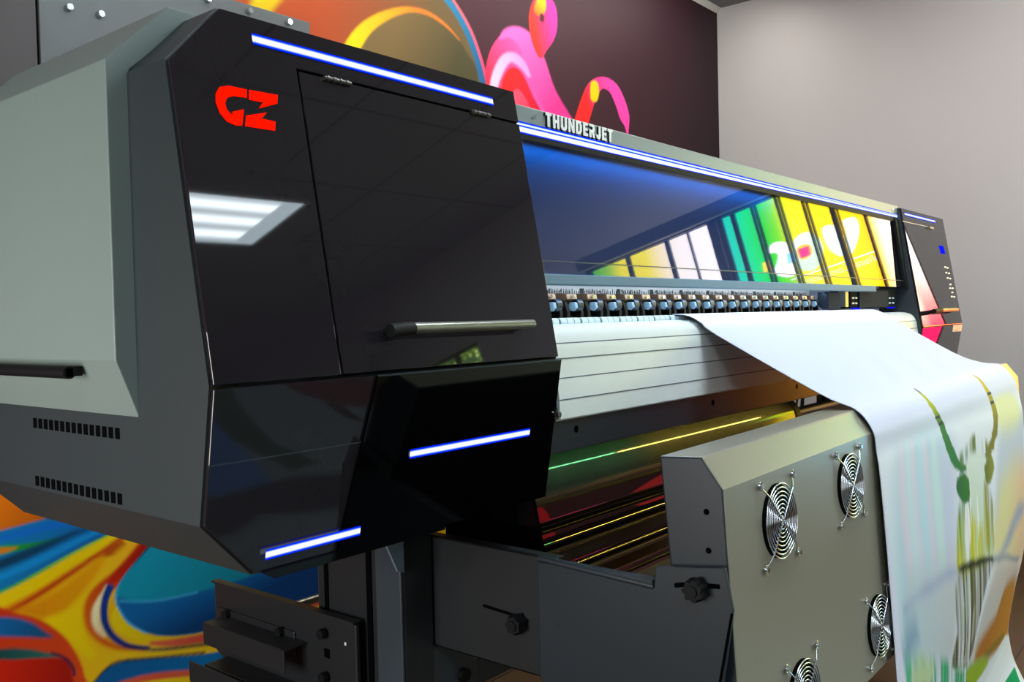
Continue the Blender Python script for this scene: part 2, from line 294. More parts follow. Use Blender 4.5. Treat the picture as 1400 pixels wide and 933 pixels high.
MURAL=[
([2.161,2.647,2.331,2.765,2.566,2.864,2.788,2.929,2.954,2.936,3.092,2.898,3.209,2.848,3.302,2.795,3.369,2.73,3.424,2.668,3.47,2.61,3.503,2.555,3.53,2.505,3.548,2.471,3.56,2.442,3.583,2.383,3.644,2.286,3.716,2.156,3.735,1.982,3.725,1.729,3.66,1.439,3.415,1.238,2.881,1.153,2.315,1.151,1.978,1.247,1.903,1.495,1.951,1.845,2.011,2.154,2.038,2.357,2.077,2.515],'B44A1E','6A5530',[2.518,2.377,3.244,2.429],0.0087,0),
([2.16,2.227,2.181,2.279,2.211,2.353,2.242,2.417,2.267,2.457,2.292,2.488,2.325,2.526,2.379,2.588,2.445,2.658,2.493,2.711,2.414,2.754,2.364,2.704,2.295,2.634,2.236,2.57,2.199,2.522,2.173,2.479,2.148,2.43,2.117,2.361,2.086,2.287,2.066,2.235],'E0C000','E8A000',[2.223,2.46,2.451,2.67],0.0203,0),
([2.672,2.363,2.686,2.446,2.704,2.46,2.727,2.472,2.759,2.506,2.797,2.538,2.84,2.567,2.891,2.595,2.947,2.621,3.004,2.641,3.062,2.657,3.12,2.667,3.177,2.67,3.23,2.663,3.282,2.649,3.331,2.628,3.378,2.601,3.424,2.568,3.463,2.528,3.501,2.502,3.532,2.469,3.542,2.376,3.549,2.163,3.535,1.89,3.432,1.687,3.17,1.591,2.857,1.568,2.654,1.633,2.608,1.84,2.638,2.135],'7A6238','4A4426',[2.954,2.54,3.348,2.377],0.0116,0),
([2.679,2.302,2.695,2.33,2.717,2.371,2.74,2.408,2.762,2.439,2.785,2.47,2.811,2.498,2.843,2.526,2.881,2.554,2.92,2.58,2.96,2.603,3.002,2.624,3.043,2.641,3.085,2.652,3.128,2.658,3.171,2.66,3.215,2.656,3.258,2.646,3.299,2.634,3.338,2.619,3.373,2.601,3.398,2.588,3.401,2.589,3.378,2.605,3.346,2.626,3.31,2.645,3.271,2.66,3.227,2.672,3.182,2.679,3.137,2.68,3.09,2.676,3.043,2.668,2.994,2.654,2.946,2.636,2.899,2.615,2.851,2.591,2.804,2.562,2.76,2.531,2.722,2.498,2.689,2.463,2.66,2.426,2.633,2.384,2.611,2.342,2.596,2.313],'FFD800','F08020',[2.704,2.418,3.102,2.662],0.0087,0),
([3.168,2.827,3.208,2.807,3.265,2.778,3.318,2.746,3.36,2.715,3.397,2.681,3.431,2.645,3.461,2.603,3.487,2.558,3.509,2.515,3.525,2.477,3.537,2.442,3.55,2.404,3.565,2.355,3.58,2.304,3.591,2.267,3.638,2.281,3.627,2.318,3.611,2.37,3.596,2.419,3.583,2.458,3.57,2.494,3.553,2.533,3.53,2.577,3.503,2.623,3.472,2.667,3.436,2.705,3.397,2.74,3.353,2.773,3.298,2.805,3.239,2.834,3.198,2.854],'1E7FA8','1A5F90',[3.257,2.754,3.573,2.419],0.0035,0),
([3.235,2.852,3.268,2.832,3.315,2.803,3.361,2.77,3.402,2.736,3.441,2.698,3.476,2.659,3.505,2.618,3.529,2.575,3.55,2.533,3.57,2.489,3.586,2.445,3.598,2.414,3.618,2.421,3.606,2.452,3.59,2.496,3.57,2.541,3.548,2.584,3.524,2.627,3.494,2.668,3.458,2.708,3.417,2.746,3.375,2.78,3.327,2.812,3.279,2.841,3.245,2.86],'E8707A','F04070',[3.309,2.767,3.573,2.419],0.0023,0),
([3.582,2.352,3.596,2.414,3.595,2.447,3.599,2.481,3.611,2.524,3.628,2.566,3.65,2.606,3.68,2.643,3.715,2.678,3.751,2.705,3.784,2.724,3.818,2.737,3.851,2.744,3.886,2.748,3.922,2.746,3.954,2.74,3.983,2.728,4.008,2.711,4.031,2.688,4.051,2.656,4.068,2.618,4.088,2.577,4.109,2.536,4.132,2.492,4.166,2.447,4.213,2.405,4.271,2.361,4.34,2.307,4.423,2.238,4.519,2.157,4.614,2.059,4.731,1.937,4.85,1.796,4.89,1.648,4.814,1.491,4.661,1.338,4.465,1.231,4.209,1.176,3.928,1.162,3.706,1.197,3.552,1.294,3.439,1.432,3.372,1.572,3.364,1.706,3.4,1.849,3.443,1.986,3.488,2.119,3.542,2.249],'F02838','FF58B0',[3.585,2.421,3.951,2.651],0.0035,0),
([3.732,2.663,3.749,2.673,3.771,2.684,3.79,2.689,3.807,2.69,3.824,2.689,3.837,2.685,3.857,2.678,3.879,2.669,3.897,2.654,3.911,2.63,3.925,2.593,3.945,2.551,3.973,2.506,4.006,2.457,4.05,2.403,4.113,2.343,4.184,2.283,4.236,2.241,4.4,2.324,4.346,2.366,4.273,2.425,4.214,2.48,4.179,2.528,4.152,2.578,4.126,2.624,4.099,2.664,4.071,2.701,4.035,2.734,3.989,2.757,3.939,2.768,3.89,2.77,3.839,2.761,3.795,2.745,3.76,2.725,3.736,2.701,3.724,2.68,3.717,2.667],'FF6AC0','E8308A',[3.825,2.703,4.212,2.371],0.0116,0),
([3.663,2.318,3.674,2.351,3.69,2.396,3.709,2.438,3.731,2.476,3.756,2.512,3.779,2.54,3.797,2.555,3.807,2.56,3.813,2.563,3.828,2.564,3.855,2.56,3.883,2.552,3.912,2.539,3.94,2.521,3.96,2.508,3.984,2.52,3.973,2.538,3.956,2.565,3.934,2.588,3.906,2.605,3.872,2.617,3.829,2.62,3.781,2.608,3.741,2.586,3.71,2.557,3.683,2.521,3.658,2.48,3.639,2.437,3.627,2.392,3.62,2.346,3.616,2.315],'FFC8EC','FF9AD8',[3.692,2.441,3.915,2.563],0.0116,0),
([3.732,2.215,3.703,2.274,3.712,2.347,3.727,2.409,3.738,2.45,3.755,2.48,3.774,2.504,3.793,2.522,3.815,2.534,3.837,2.54,3.862,2.539,3.887,2.531,3.913,2.515,3.939,2.488,3.967,2.453,3.994,2.417,4.027,2.384,4.06,2.35,4.085,2.31,4.11,2.251,4.127,2.186,4.099,2.147,3.987,2.148,3.837,2.175],'E82018','D81038',[3.755,2.492,4.038,2.343],0.0058,0),
([3.819,2.209,3.8,2.252,3.803,2.314,3.812,2.365,3.821,2.395,3.835,2.414,3.852,2.424,3.871,2.425,3.893,2.417,3.915,2.403,3.937,2.385,3.958,2.362,3.978,2.333,4.007,2.295,4.036,2.252,4.034,2.22,3.973,2.202,3.883,2.196],'F85070','E83050',[3.845,2.411,3.97,2.292],0.0087,0),
([4.077,2.996,4.106,3.008,4.137,3.013,4.166,3.011,4.193,3.002,4.217,2.985,4.235,2.962,4.244,2.932,4.247,2.895,4.245,2.86,4.237,2.828,4.223,2.796,4.206,2.768,4.186,2.743,4.163,2.721,4.141,2.699,4.121,2.675,4.101,2.652,4.083,2.638,4.067,2.638,4.052,2.646,4.037,2.661,4.021,2.68,4.006,2.704,3.993,2.732,3.984,2.766,3.978,2.803,3.977,2.838,3.983,2.869,3.993,2.898,4.007,2.926,4.027,2.952,4.051,2.977],'F03020','F030A0',[4.023,2.828,4.21,2.873],0.0035,0),
([4.076,2.988,4.096,3.0,4.116,3.001,4.131,2.994,4.139,2.975,4.14,2.946,4.135,2.921,4.121,2.901,4.1,2.884,4.079,2.874,4.057,2.873,4.036,2.879,4.026,2.894,4.035,2.923,4.055,2.96],'FFC000','FF7010',[4.096,2.969,4.059,2.878],0.0116,0),
([4.086,2.892,4.097,2.895,4.111,2.891,4.12,2.884,4.121,2.873,4.118,2.859,4.112,2.849,4.101,2.845,4.087,2.845,4.078,2.85,4.077,2.863,4.08,2.88],'501010',None,None,0.0058,0),
([4.535,2.324,4.553,2.363,4.58,2.417,4.606,2.466,4.629,2.503,4.651,2.534,4.67,2.555,4.685,2.568,4.697,2.577,4.707,2.582,4.726,2.586,4.753,2.585,4.779,2.579,4.803,2.563,4.827,2.537,4.849,2.51,4.868,2.483,4.884,2.454,4.9,2.429,4.919,2.412,4.938,2.4,4.953,2.388,4.964,2.37,4.972,2.351,4.977,2.337,4.995,2.34,4.998,2.355,5.002,2.377,5.006,2.4,5.01,2.42,5.013,2.44,5.011,2.463,5.001,2.49,4.985,2.521,4.964,2.552,4.939,2.582,4.908,2.613,4.87,2.638,4.822,2.653,4.768,2.659,4.71,2.655,4.65,2.64,4.596,2.615,4.551,2.584,4.517,2.548,4.491,2.51,4.466,2.47,4.437,2.419,4.408,2.364,4.388,2.326],'F02020','FF40A0',[4.535,2.468,4.799,2.604],0.0035,0),
([4.579,2.595,4.598,2.609,4.623,2.614,4.643,2.611,4.656,2.6,4.663,2.582,4.666,2.562,4.662,2.538,4.652,2.513,4.639,2.494,4.618,2.485,4.593,2.483,4.575,2.492,4.57,2.522,4.571,2.563],'FFC000',None,None,0.0087,0),
([3.888,0.139,3.925,0.144,3.975,0.116,4.02,0.082,4.053,0.049,4.08,0.01,4.099,-0.034,4.119,-0.095,4.131,-0.161,4.114,-0.198,4.044,-0.191,3.947,-0.156,3.879,-0.105,3.86,-0.024,3.868,0.074],'C82030',None,None,0.0058,0),
([4.87,0.002,4.936,0.022,5.039,0.044,5.144,0.062,5.238,0.076,5.335,0.087,5.438,0.092,5.568,0.095,5.708,0.092,5.809,0.063,5.871,-0.023,5.89,-0.136,5.798,-0.2,5.516,-0.171,5.157,-0.099,4.912,-0.043,4.832,-0.022,4.834,-0.011],'D03038',None,None,0.0058,0),
([3.083,0.167,3.104,0.173,3.134,0.177,3.16,0.174,3.177,0.16,3.19,0.14,3.194,0.123,3.189,0.112,3.175,0.104,3.157,0.102,3.132,0.108,3.102,0.119,3.082,0.132,3.074,0.144,3.074,0.157],'B02010',None,None,0.0087,0),
([1.009,0.941,3.748,0.681,3.367,-0.032,2.332,-0.55,0.973,-0.039],'E8A800','F0C818',[1.151,0.272,1.635,0.033],0.0174,0),
([1.046,0.847,1.11,0.809,1.204,0.7,1.298,0.598,1.388,0.535,1.477,0.482,1.541,0.439,1.581,0.402,1.592,0.377,1.538,0.374,1.373,0.391,1.168,0.426,1.033,0.487,0.995,0.609,1.008,0.76],'D87004','B85804',[1.164,0.622,1.295,0.526],0.0058,0),
([1.034,0.527,1.067,0.546,1.113,0.542,1.16,0.538,1.207,0.542,1.255,0.546,1.296,0.55,1.318,0.556,1.332,0.562,1.368,0.561,1.458,0.55,1.577,0.53,1.652,0.509,1.642,0.488,1.583,0.466,1.515,0.444,1.441,0.42,1.36,0.397,1.29,0.376,1.238,0.358,1.195,0.343,1.153,0.331,1.105,0.312,1.058,0.295,1.026,0.306,1.015,0.37,1.018,0.46],'0A78B4','0E62A8',[1.16,0.529,1.438,0.447],0.0058,0),
([1.034,0.498,1.067,0.499,1.113,0.501,1.161,0.503,1.206,0.505,1.251,0.507,1.297,0.509,1.35,0.511,1.404,0.513,1.443,0.515,1.438,0.54,1.4,0.538,1.345,0.536,1.293,0.533,1.247,0.53,1.202,0.526,1.158,0.522,1.11,0.518,1.064,0.514,1.032,0.511],'0868C8',None,None,0.0116,0),
([1.076,0.459,1.097,0.46,1.129,0.46,1.16,0.461,1.189,0.461,1.218,0.46,1.248,0.46,1.281,0.463,1.314,0.466,1.337,0.468,1.335,0.478,1.311,0.478,1.278,0.479,1.246,0.48,1.216,0.483,1.186,0.487,1.156,0.489,1.124,0.489,1.092,0.488,1.071,0.487],'209A28','108040',[1.158,0.482,1.317,0.472],0.0072,0),
([1.075,0.512,1.097,0.507,1.13,0.495,1.159,0.484,1.182,0.479,1.203,0.476,1.211,0.473,1.202,0.469,1.182,0.465,1.158,0.463,1.128,0.463,1.096,0.463,1.073,0.468,1.064,0.483,1.065,0.501],'D07818',None,None,0.0058,0),
([1.075,0.404,1.096,0.406,1.127,0.409,1.161,0.414,1.197,0.421,1.235,0.429,1.274,0.439,1.315,0.451,1.356,0.464,1.392,0.475,1.422,0.482,1.448,0.486,1.466,0.488,1.464,0.496,1.446,0.495,1.419,0.493,1.387,0.49,1.349,0.483,1.306,0.475,1.264,0.468,1.225,0.46,1.187,0.453,1.152,0.447,1.119,0.443,1.088,0.439,1.068,0.437],'0A3A58','084068',[1.157,0.435,1.44,0.497],0.0116,0),
([1.071,0.375,1.092,0.375,1.123,0.376,1.158,0.379,1.193,0.385,1.231,0.393,1.273,0.403,1.321,0.417,1.372,0.433,1.417,0.447,1.45,0.457,1.475,0.463,1.492,0.467,1.487,0.482,1.47,0.479,1.443,0.475,1.409,0.467,1.364,0.455,1.311,0.44,1.263,0.427,1.223,0.416,1.186,0.406,1.152,0.398,1.119,0.393,1.089,0.391,1.068,0.389],'0C88D0',None,None,0.0087,0),
([1.069,0.332,1.09,0.332,1.121,0.333,1.155,0.337,1.19,0.346,1.229,0.357,1.268,0.369,1.307,0.382,1.347,0.397,1.389,0.41,1.435,0.424,1.483,0.437,1.53,0.449,1.577,0.462,1.622,0.474,1.653,0.482,1.649,0.493,1.617,0.484,1.573,0.472,1.526,0.459,1.479,0.447,1.431,0.434,1.385,0.42,1.343,0.406,1.303,0.392,1.264,0.379,1.225,0.366,1.187,0.355,1.152,0.347,1.119,0.343,1.088,0.342,1.067,0.341],'30A840','90C820',[1.154,0.365,1.437,0.435],0.0043,0),
([1.072,0.283,1.093,0.285,1.124,0.288,1.159,0.293,1.195,0.302,1.234,0.313,1.274,0.326,1.313,0.341,1.353,0.358,1.394,0.374,1.44,0.388,1.488,0.402,1.535,0.416,1.583,0.432,1.628,0.448,1.66,0.459,1.642,0.495,1.61,0.483,1.565,0.467,1.519,0.451,1.473,0.437,1.425,0.422,1.378,0.408,1.336,0.392,1.296,0.377,1.257,0.364,1.218,0.353,1.18,0.343,1.145,0.335,1.113,0.33,1.083,0.327,1.062,0.325],'E8C800','F0D000',[1.153,0.319,1.514,0.431],0.0058,0),
([1.068,0.247,1.089,0.247,1.12,0.249,1.155,0.253,1.19,0.264,1.229,0.277,1.268,0.293,1.308,0.309,1.348,0.327,1.389,0.345,1.432,0.364,1.475,0.383,1.518,0.402,1.564,0.424,1.61,0.447,1.642,0.463,1.631,0.48,1.599,0.464,1.554,0.441,1.508,0.419,1.466,0.399,1.423,0.38,1.38,0.362,1.339,0.344,1.299,0.327,1.259,0.311,1.22,0.298,1.181,0.286,1.147,0.277,1.114,0.273,1.084,0.271,1.063,0.271],'B82808','C04010',[1.151,0.272,1.513,0.406],0.0116,0),
([1.108,0.272,1.136,0.273,1.188,0.273,1.24,0.277,1.28,0.286,1.319,0.298,1.359,0.315,1.406,0.342,1.455,0.373,1.486,0.386,1.49,0.365,1.476,0.327,1.457,0.29,1.438,0.263,1.415,0.238,1.392,0.219,1.372,0.206,1.352,0.199,1.331,0.198,1.308,0.205,1.284,0.217,1.261,0.23,1.24,0.242,1.218,0.255,1.195,0.265,1.159,0.27,1.121,0.271],'D88400','E8A000',[1.195,0.272,1.433,0.322],0.0203,0),
([1.284,0.211,1.296,0.222,1.326,0.223,1.356,0.229,1.379,0.244,1.402,0.263,1.427,0.285,1.454,0.312,1.482,0.341,1.512,0.367,1.542,0.39,1.573,0.41,1.607,0.425,1.655,0.437,1.707,0.444,1.735,0.439,1.722,0.417,1.685,0.383,1.646,0.35,1.61,0.323,1.572,0.296,1.535,0.271,1.497,0.25,1.46,0.23,1.434,0.207,1.422,0.18,1.419,0.151,1.421,0.123,1.429,0.095,1.442,0.069,1.449,0.051,1.445,0.041,1.436,0.039,1.423,0.046,1.407,0.062,1.386,0.087,1.364,0.114,1.333,0.148,1.3,0.184],'F0D000','F4B820',[1.354,0.192,1.62,0.396],0.0174,0),
([1.679,0.462,1.659,0.442,1.632,0.415,1.605,0.389,1.58,0.366,1.554,0.343,1.531,0.325,1.509,0.313,1.487,0.304,1.467,0.292,1.449,0.279,1.434,0.263,1.422,0.244,1.415,0.221,1.413,0.196,1.416,0.171,1.423,0.145,1.436,0.12,1.453,0.097,1.472,0.077,1.496,0.059,1.524,0.043,1.561,0.029,1.603,0.016,1.633,0.007,1.634,0.017,1.604,0.029,1.564,0.045,1.529,0.062,1.506,0.078,1.488,0.096,1.474,0.113,1.463,0.132,1.454,0.151,1.45,0.169,1.449,0.187,1.452,0.204,1.458,0.219,1.468,0.228,1.481,0.237,1.498,0.245,1.516,0.253,1.54,0.261,1.567,0.273,1.597,0.289,1.629,0.307,1.661,0.327,1.693,0.353,1.723,0.379,1.744,0.398],'C83008','D86010',[1.619,0.356,1.44,0.168],0.0116,0),
([1.678,0.434,1.655,0.414,1.622,0.386,1.591,0.362,1.566,0.344,1.541,0.328,1.52,0.312,1.501,0.294,1.486,0.277,1.476,0.265,1.487,0.252,1.501,0.26,1.52,0.272,1.541,0.285,1.564,0.297,1.59,0.312,1.618,0.331,1.649,0.357,1.681,0.387,1.704,0.408],'A01810','C02810',[1.648,0.39,1.508,0.278],0.0116,0),
([1.498,0.28,1.493,0.277,1.485,0.266,1.477,0.255,1.467,0.245,1.458,0.233,1.45,0.221,1.445,0.208,1.442,0.195,1.441,0.18,1.442,0.165,1.446,0.149,1.452,0.134,1.461,0.12,1.472,0.107,1.481,0.1,1.487,0.099,1.491,0.104,1.492,0.112,1.488,0.125,1.481,0.141,1.476,0.158,1.474,0.175,1.475,0.193,1.477,0.209,1.481,0.221,1.487,0.232,1.492,0.243,1.495,0.258,1.498,0.273],'F8F4C0','E8D8A0',[1.453,0.177,1.484,0.168],0.0087,0),
([1.502,0.285,1.496,0.273,1.486,0.255,1.479,0.237,1.475,0.22,1.472,0.202,1.471,0.184,1.472,0.166,1.475,0.149,1.481,0.13,1.489,0.112,1.5,0.093,1.514,0.075,1.531,0.059,1.55,0.045,1.572,0.033,1.599,0.022,1.627,0.014,1.647,0.008,1.648,0.019,1.628,0.026,1.601,0.037,1.577,0.049,1.559,0.062,1.544,0.076,1.531,0.09,1.52,0.104,1.512,0.119,1.505,0.134,1.5,0.149,1.498,0.163,1.497,0.178,1.498,0.194,1.5,0.209,1.503,0.224,1.51,0.24,1.519,0.257,1.525,0.268],'0A3A90','102880',[1.508,0.252,1.553,0.058],0.0058,0),
([1.532,0.204,1.524,0.195,1.515,0.178,1.509,0.161,1.509,0.149,1.512,0.137,1.519,0.125,1.529,0.111,1.542,0.097,1.56,0.082,1.581,0.066,1.606,0.051,1.635,0.036,1.669,0.022,1.707,0.01,1.748,-0.001,1.801,-0.011,1.857,-0.018,1.884,-0.019,1.858,-0.006,1.802,0.013,1.749,0.032,1.708,0.047,1.669,0.06,1.636,0.076,1.609,0.094,1.587,0.113,1.57,0.132,1.556,0.15,1.546,0.167,1.539,0.182,1.536,0.194,1.535,0.203],'F0D810','E8C000',[1.517,0.146,1.748,0.016],0.0043,0),
([1.648,0.023,1.672,0.013,1.707,0.0,1.749,-0.012,1.796,-0.021,1.849,-0.03,1.904,-0.035,1.955,-0.036,2.006,-0.033,2.069,-0.031,2.158,-0.032,2.263,-0.033,2.359,-0.035,2.439,-0.038,2.509,-0.041,2.557,-0.043,2.544,0.004,2.495,0.006,2.425,0.009,2.345,0.01,2.249,0.01,2.146,0.008,2.057,0.006,1.994,0.003,1.943,0.0,1.895,0.0,1.843,0.004,1.792,0.01,1.747,0.016,1.707,0.023,1.672,0.03,1.649,0.036],'E06048','C84838',[1.69,0.017,1.932,-0.013],0.0072,0),
([1.552,0.045,1.579,0.032,1.618,0.013,1.661,-0.004,1.707,-0.016,1.756,-0.026,1.807,-0.035,1.853,-0.044,1.901,-0.052,1.964,-0.059,2.065,-0.065,2.186,-0.069,2.276,-0.072,2.272,-0.059,2.182,-0.056,2.061,-0.052,1.961,-0.047,1.899,-0.04,1.852,-0.032,1.806,-0.024,1.755,-0.014,1.706,-0.005,1.662,0.006,1.619,0.021,1.58,0.038,1.554,0.05],'1C2850','301838',[1.579,0.034,1.868,-0.036],0.0093,0),
([1.653,0.381,1.663,0.389,1.673,0.398,1.691,0.426,1.693,0.5,1.703,0.593,1.801,0.646,2.103,0.638,2.57,0.581,2.971,0.476,3.094,0.301,3.046,0.093,2.952,-0.045,2.837,-0.062,2.686,-0.016,2.552,0.019,2.451,0.018,2.362,0.009,2.277,0.001,2.188,0.0,2.102,0.001,2.03,0.003,1.979,0.003,1.939,0.003,1.9,0.005,1.858,0.009,1.817,0.014,1.778,0.021,1.742,0.029,1.708,0.039,1.677,0.05,1.65,0.064,1.625,0.079,1.604,0.096,1.585,0.112,1.57,0.13,1.557,0.148,1.546,0.168,1.538,0.188,1.532,0.207,1.53,0.222,1.53,0.236,1.534,0.251,1.542,0.268,1.554,0.285,1.568,0.302,1.582,0.317,1.598,0.331,1.613,0.344,1.627,0.357,1.64,0.368],'0E9AB8','1088A4',[1.646,0.35,2.04,0.263],0.0035,0),
([1.535,0.224,1.549,0.222,1.572,0.208,1.599,0.195,1.627,0.187,1.659,0.18,1.696,0.174,1.74,0.171,1.79,0.168,1.844,0.167,1.903,0.166,1.967,0.167,2.036,0.17,2.114,0.177,2.197,0.186,2.284,0.193,2.369,0.196,2.458,0.196,2.558,0.196,2.694,0.207,2.848,0.218,2.961,0.198,3.006,0.113,3.002,-0.004,2.95,-0.08,2.837,-0.075,2.685,-0.032,2.551,-0.0,2.451,0.006,2.362,0.003,2.277,0.001,2.188,0.002,2.102,0.002,2.03,0.003,1.979,0.003,1.939,0.003,1.9,0.005,1.858,0.009,1.817,0.014,1.778,0.021,1.742,0.029,1.708,0.039,1.677,0.05,1.65,0.064,1.625,0.079,1.604,0.096,1.585,0.112,1.569,0.129,1.557,0.148,1.545,0.176,1.535,0.206],'0C68B0','063C78',[1.754,0.168,1.779,0.032],0.0087,0),
([1.54,0.209,1.558,0.203,1.584,0.195,1.613,0.187,1.642,0.18,1.675,0.174,1.711,0.169,1.758,0.166,1.808,0.164,1.845,0.162,1.843,0.171,1.807,0.172,1.756,0.174,1.71,0.178,1.674,0.182,1.642,0.189,1.613,0.195,1.584,0.203,1.558,0.211,1.541,0.216],'38A8E0',None,None,0.0058,0),
([1.659,0.384,1.644,0.372,1.622,0.354,1.601,0.336,1.582,0.319,1.563,0.301,1.548,0.283,1.536,0.267,1.528,0.251,1.524,0.235,1.524,0.22,1.527,0.204,1.533,0.187,1.542,0.167,1.554,0.145,1.569,0.123,1.591,0.102,1.616,0.082,1.634,0.067,1.638,0.073,1.62,0.087,1.596,0.107,1.575,0.128,1.56,0.148,1.549,0.169,1.54,0.188,1.534,0.204,1.531,0.219,1.532,0.233,1.536,0.247,1.543,0.262,1.554,0.277,1.569,0.294,1.588,0.312,1.607,0.33,1.628,0.348,1.649,0.367,1.663,0.379],'083050','40B0E8',[1.647,0.377,1.533,0.233],0.0029,0),
([1.419,-0.08,1.426,-0.063,1.449,-0.04,1.472,-0.021,1.489,-0.01,1.507,-0.005,1.53,-0.003,1.56,-0.006,1.596,-0.014,1.632,-0.022,1.668,-0.03,1.705,-0.04,1.746,-0.049,1.793,-0.061,1.845,-0.073,1.897,-0.082,1.947,-0.088,1.997,-0.091,2.06,-0.094,2.155,-0.093,2.266,-0.092,2.348,-0.105,2.381,-0.147,2.379,-0.203,2.343,-0.241,2.265,-0.25,2.158,-0.242,2.056,-0.225,1.967,-0.198,1.881,-0.163,1.803,-0.134,1.729,-0.113,1.66,-0.096,1.602,-0.084,1.559,-0.08,1.526,-0.08,1.495,-0.08,1.463,-0.082,1.433,-0.084],'0A5C9C','0870B4',[1.524,-0.012,1.865,-0.12],0.0043,0),
([1.422,-0.07,1.435,-0.057,1.454,-0.039,1.474,-0.024,1.491,-0.014,1.507,-0.007,1.531,-0.005,1.566,-0.01,1.609,-0.02,1.661,-0.032,1.73,-0.047,1.809,-0.064,1.867,-0.077,1.866,-0.068,1.808,-0.056,1.729,-0.039,1.66,-0.024,1.609,-0.012,1.565,-0.001,1.529,0.004,1.503,0.001,1.486,-0.007,1.469,-0.017,1.449,-0.033,1.429,-0.051,1.416,-0.064],'082038',None,None,0.0087,0),
([1.447,-0.099,1.487,-0.099,1.546,-0.1,1.605,-0.103,1.658,-0.112,1.714,-0.123,1.774,-0.138,1.84,-0.157,1.912,-0.179,1.991,-0.201,2.088,-0.222,2.193,-0.243,2.27,-0.258,2.266,-0.226,2.189,-0.212,2.085,-0.192,1.989,-0.171,1.912,-0.151,1.84,-0.129,1.773,-0.11,1.711,-0.095,1.655,-0.084,1.6,-0.076,1.539,-0.074,1.48,-0.076,1.44,-0.077],'E05838','D86040',[1.496,-0.067,1.864,-0.148],0.0072,0),
([1.473,-0.138,1.505,-0.136,1.552,-0.133,1.605,-0.135,1.664,-0.145,1.732,-0.161,1.803,-0.178,1.873,-0.198,1.946,-0.219,2.023,-0.241,2.111,-0.262,2.202,-0.283,2.268,-0.298,2.264,-0.26,2.199,-0.245,2.108,-0.225,2.021,-0.205,1.946,-0.185,1.872,-0.163,1.801,-0.144,1.729,-0.127,1.66,-0.112,1.598,-0.102,1.542,-0.1,1.494,-0.103,1.462,-0.106],'F0D010',None,None,0.0072,0),
([1.088,0.301,1.117,0.315,1.157,0.291,1.195,0.265,1.223,0.251,1.248,0.237,1.272,0.22,1.297,0.199,1.32,0.176,1.341,0.151,1.359,0.125,1.374,0.097,1.387,0.07,1.397,0.043,1.405,0.017,1.411,-0.014,1.427,-0.058,1.44,-0.107,1.412,-0.128,1.306,-0.111,1.169,-0.069,1.077,-0.008,1.054,0.092,1.066,0.216],'C83410','D84818',[1.15,0.249,1.373,0.036],0.0058,0),
([1.087,0.271,1.109,0.272,1.142,0.265,1.172,0.257,1.196,0.248,1.218,0.237,1.238,0.224,1.257,0.209,1.273,0.191,1.287,0.176,1.3,0.164,1.31,0.154,1.31,0.15,1.295,0.153,1.27,0.16,1.236,0.172,1.185,0.188,1.126,0.207,1.085,0.225,1.072,0.243,1.075,0.261],'0C60A0','10507C',[1.15,0.237,1.282,0.168],0.0072,0),
([1.083,0.168,1.106,0.168,1.138,0.163,1.168,0.156,1.192,0.15,1.213,0.142,1.235,0.134,1.259,0.122,1.283,0.109,1.303,0.098,1.319,0.089,1.331,0.081,1.331,0.077,1.314,0.08,1.286,0.086,1.256,0.093,1.227,0.1,1.197,0.107,1.167,0.114,1.135,0.12,1.103,0.126,1.082,0.134,1.073,0.146,1.073,0.16],'184848','2A6860',[1.146,0.144,1.303,0.091],0.0072,0),
([1.082,0.134,1.109,0.139,1.149,0.126,1.189,0.112,1.228,0.103,1.269,0.093,1.303,0.083,1.326,0.075,1.342,0.067,1.354,0.055,1.363,0.036,1.368,0.013,1.371,-0.013,1.383,-0.052,1.393,-0.094,1.368,-0.112,1.276,-0.092,1.158,-0.052,1.077,-0.008,1.054,0.042,1.063,0.097],'C82008','A81808',[1.166,0.079,1.348,0.019],0.0058,0),
([1.302,0.097,1.313,0.089,1.329,0.078,1.342,0.066,1.351,0.055,1.359,0.043,1.365,0.031,1.369,0.019,1.371,0.007,1.373,-0.002,1.38,-0.003,1.38,0.006,1.379,0.019,1.376,0.033,1.369,0.047,1.36,0.061,1.348,0.074,1.333,0.086,1.316,0.097,1.304,0.104],'301840',None,None,0.0058,0)]
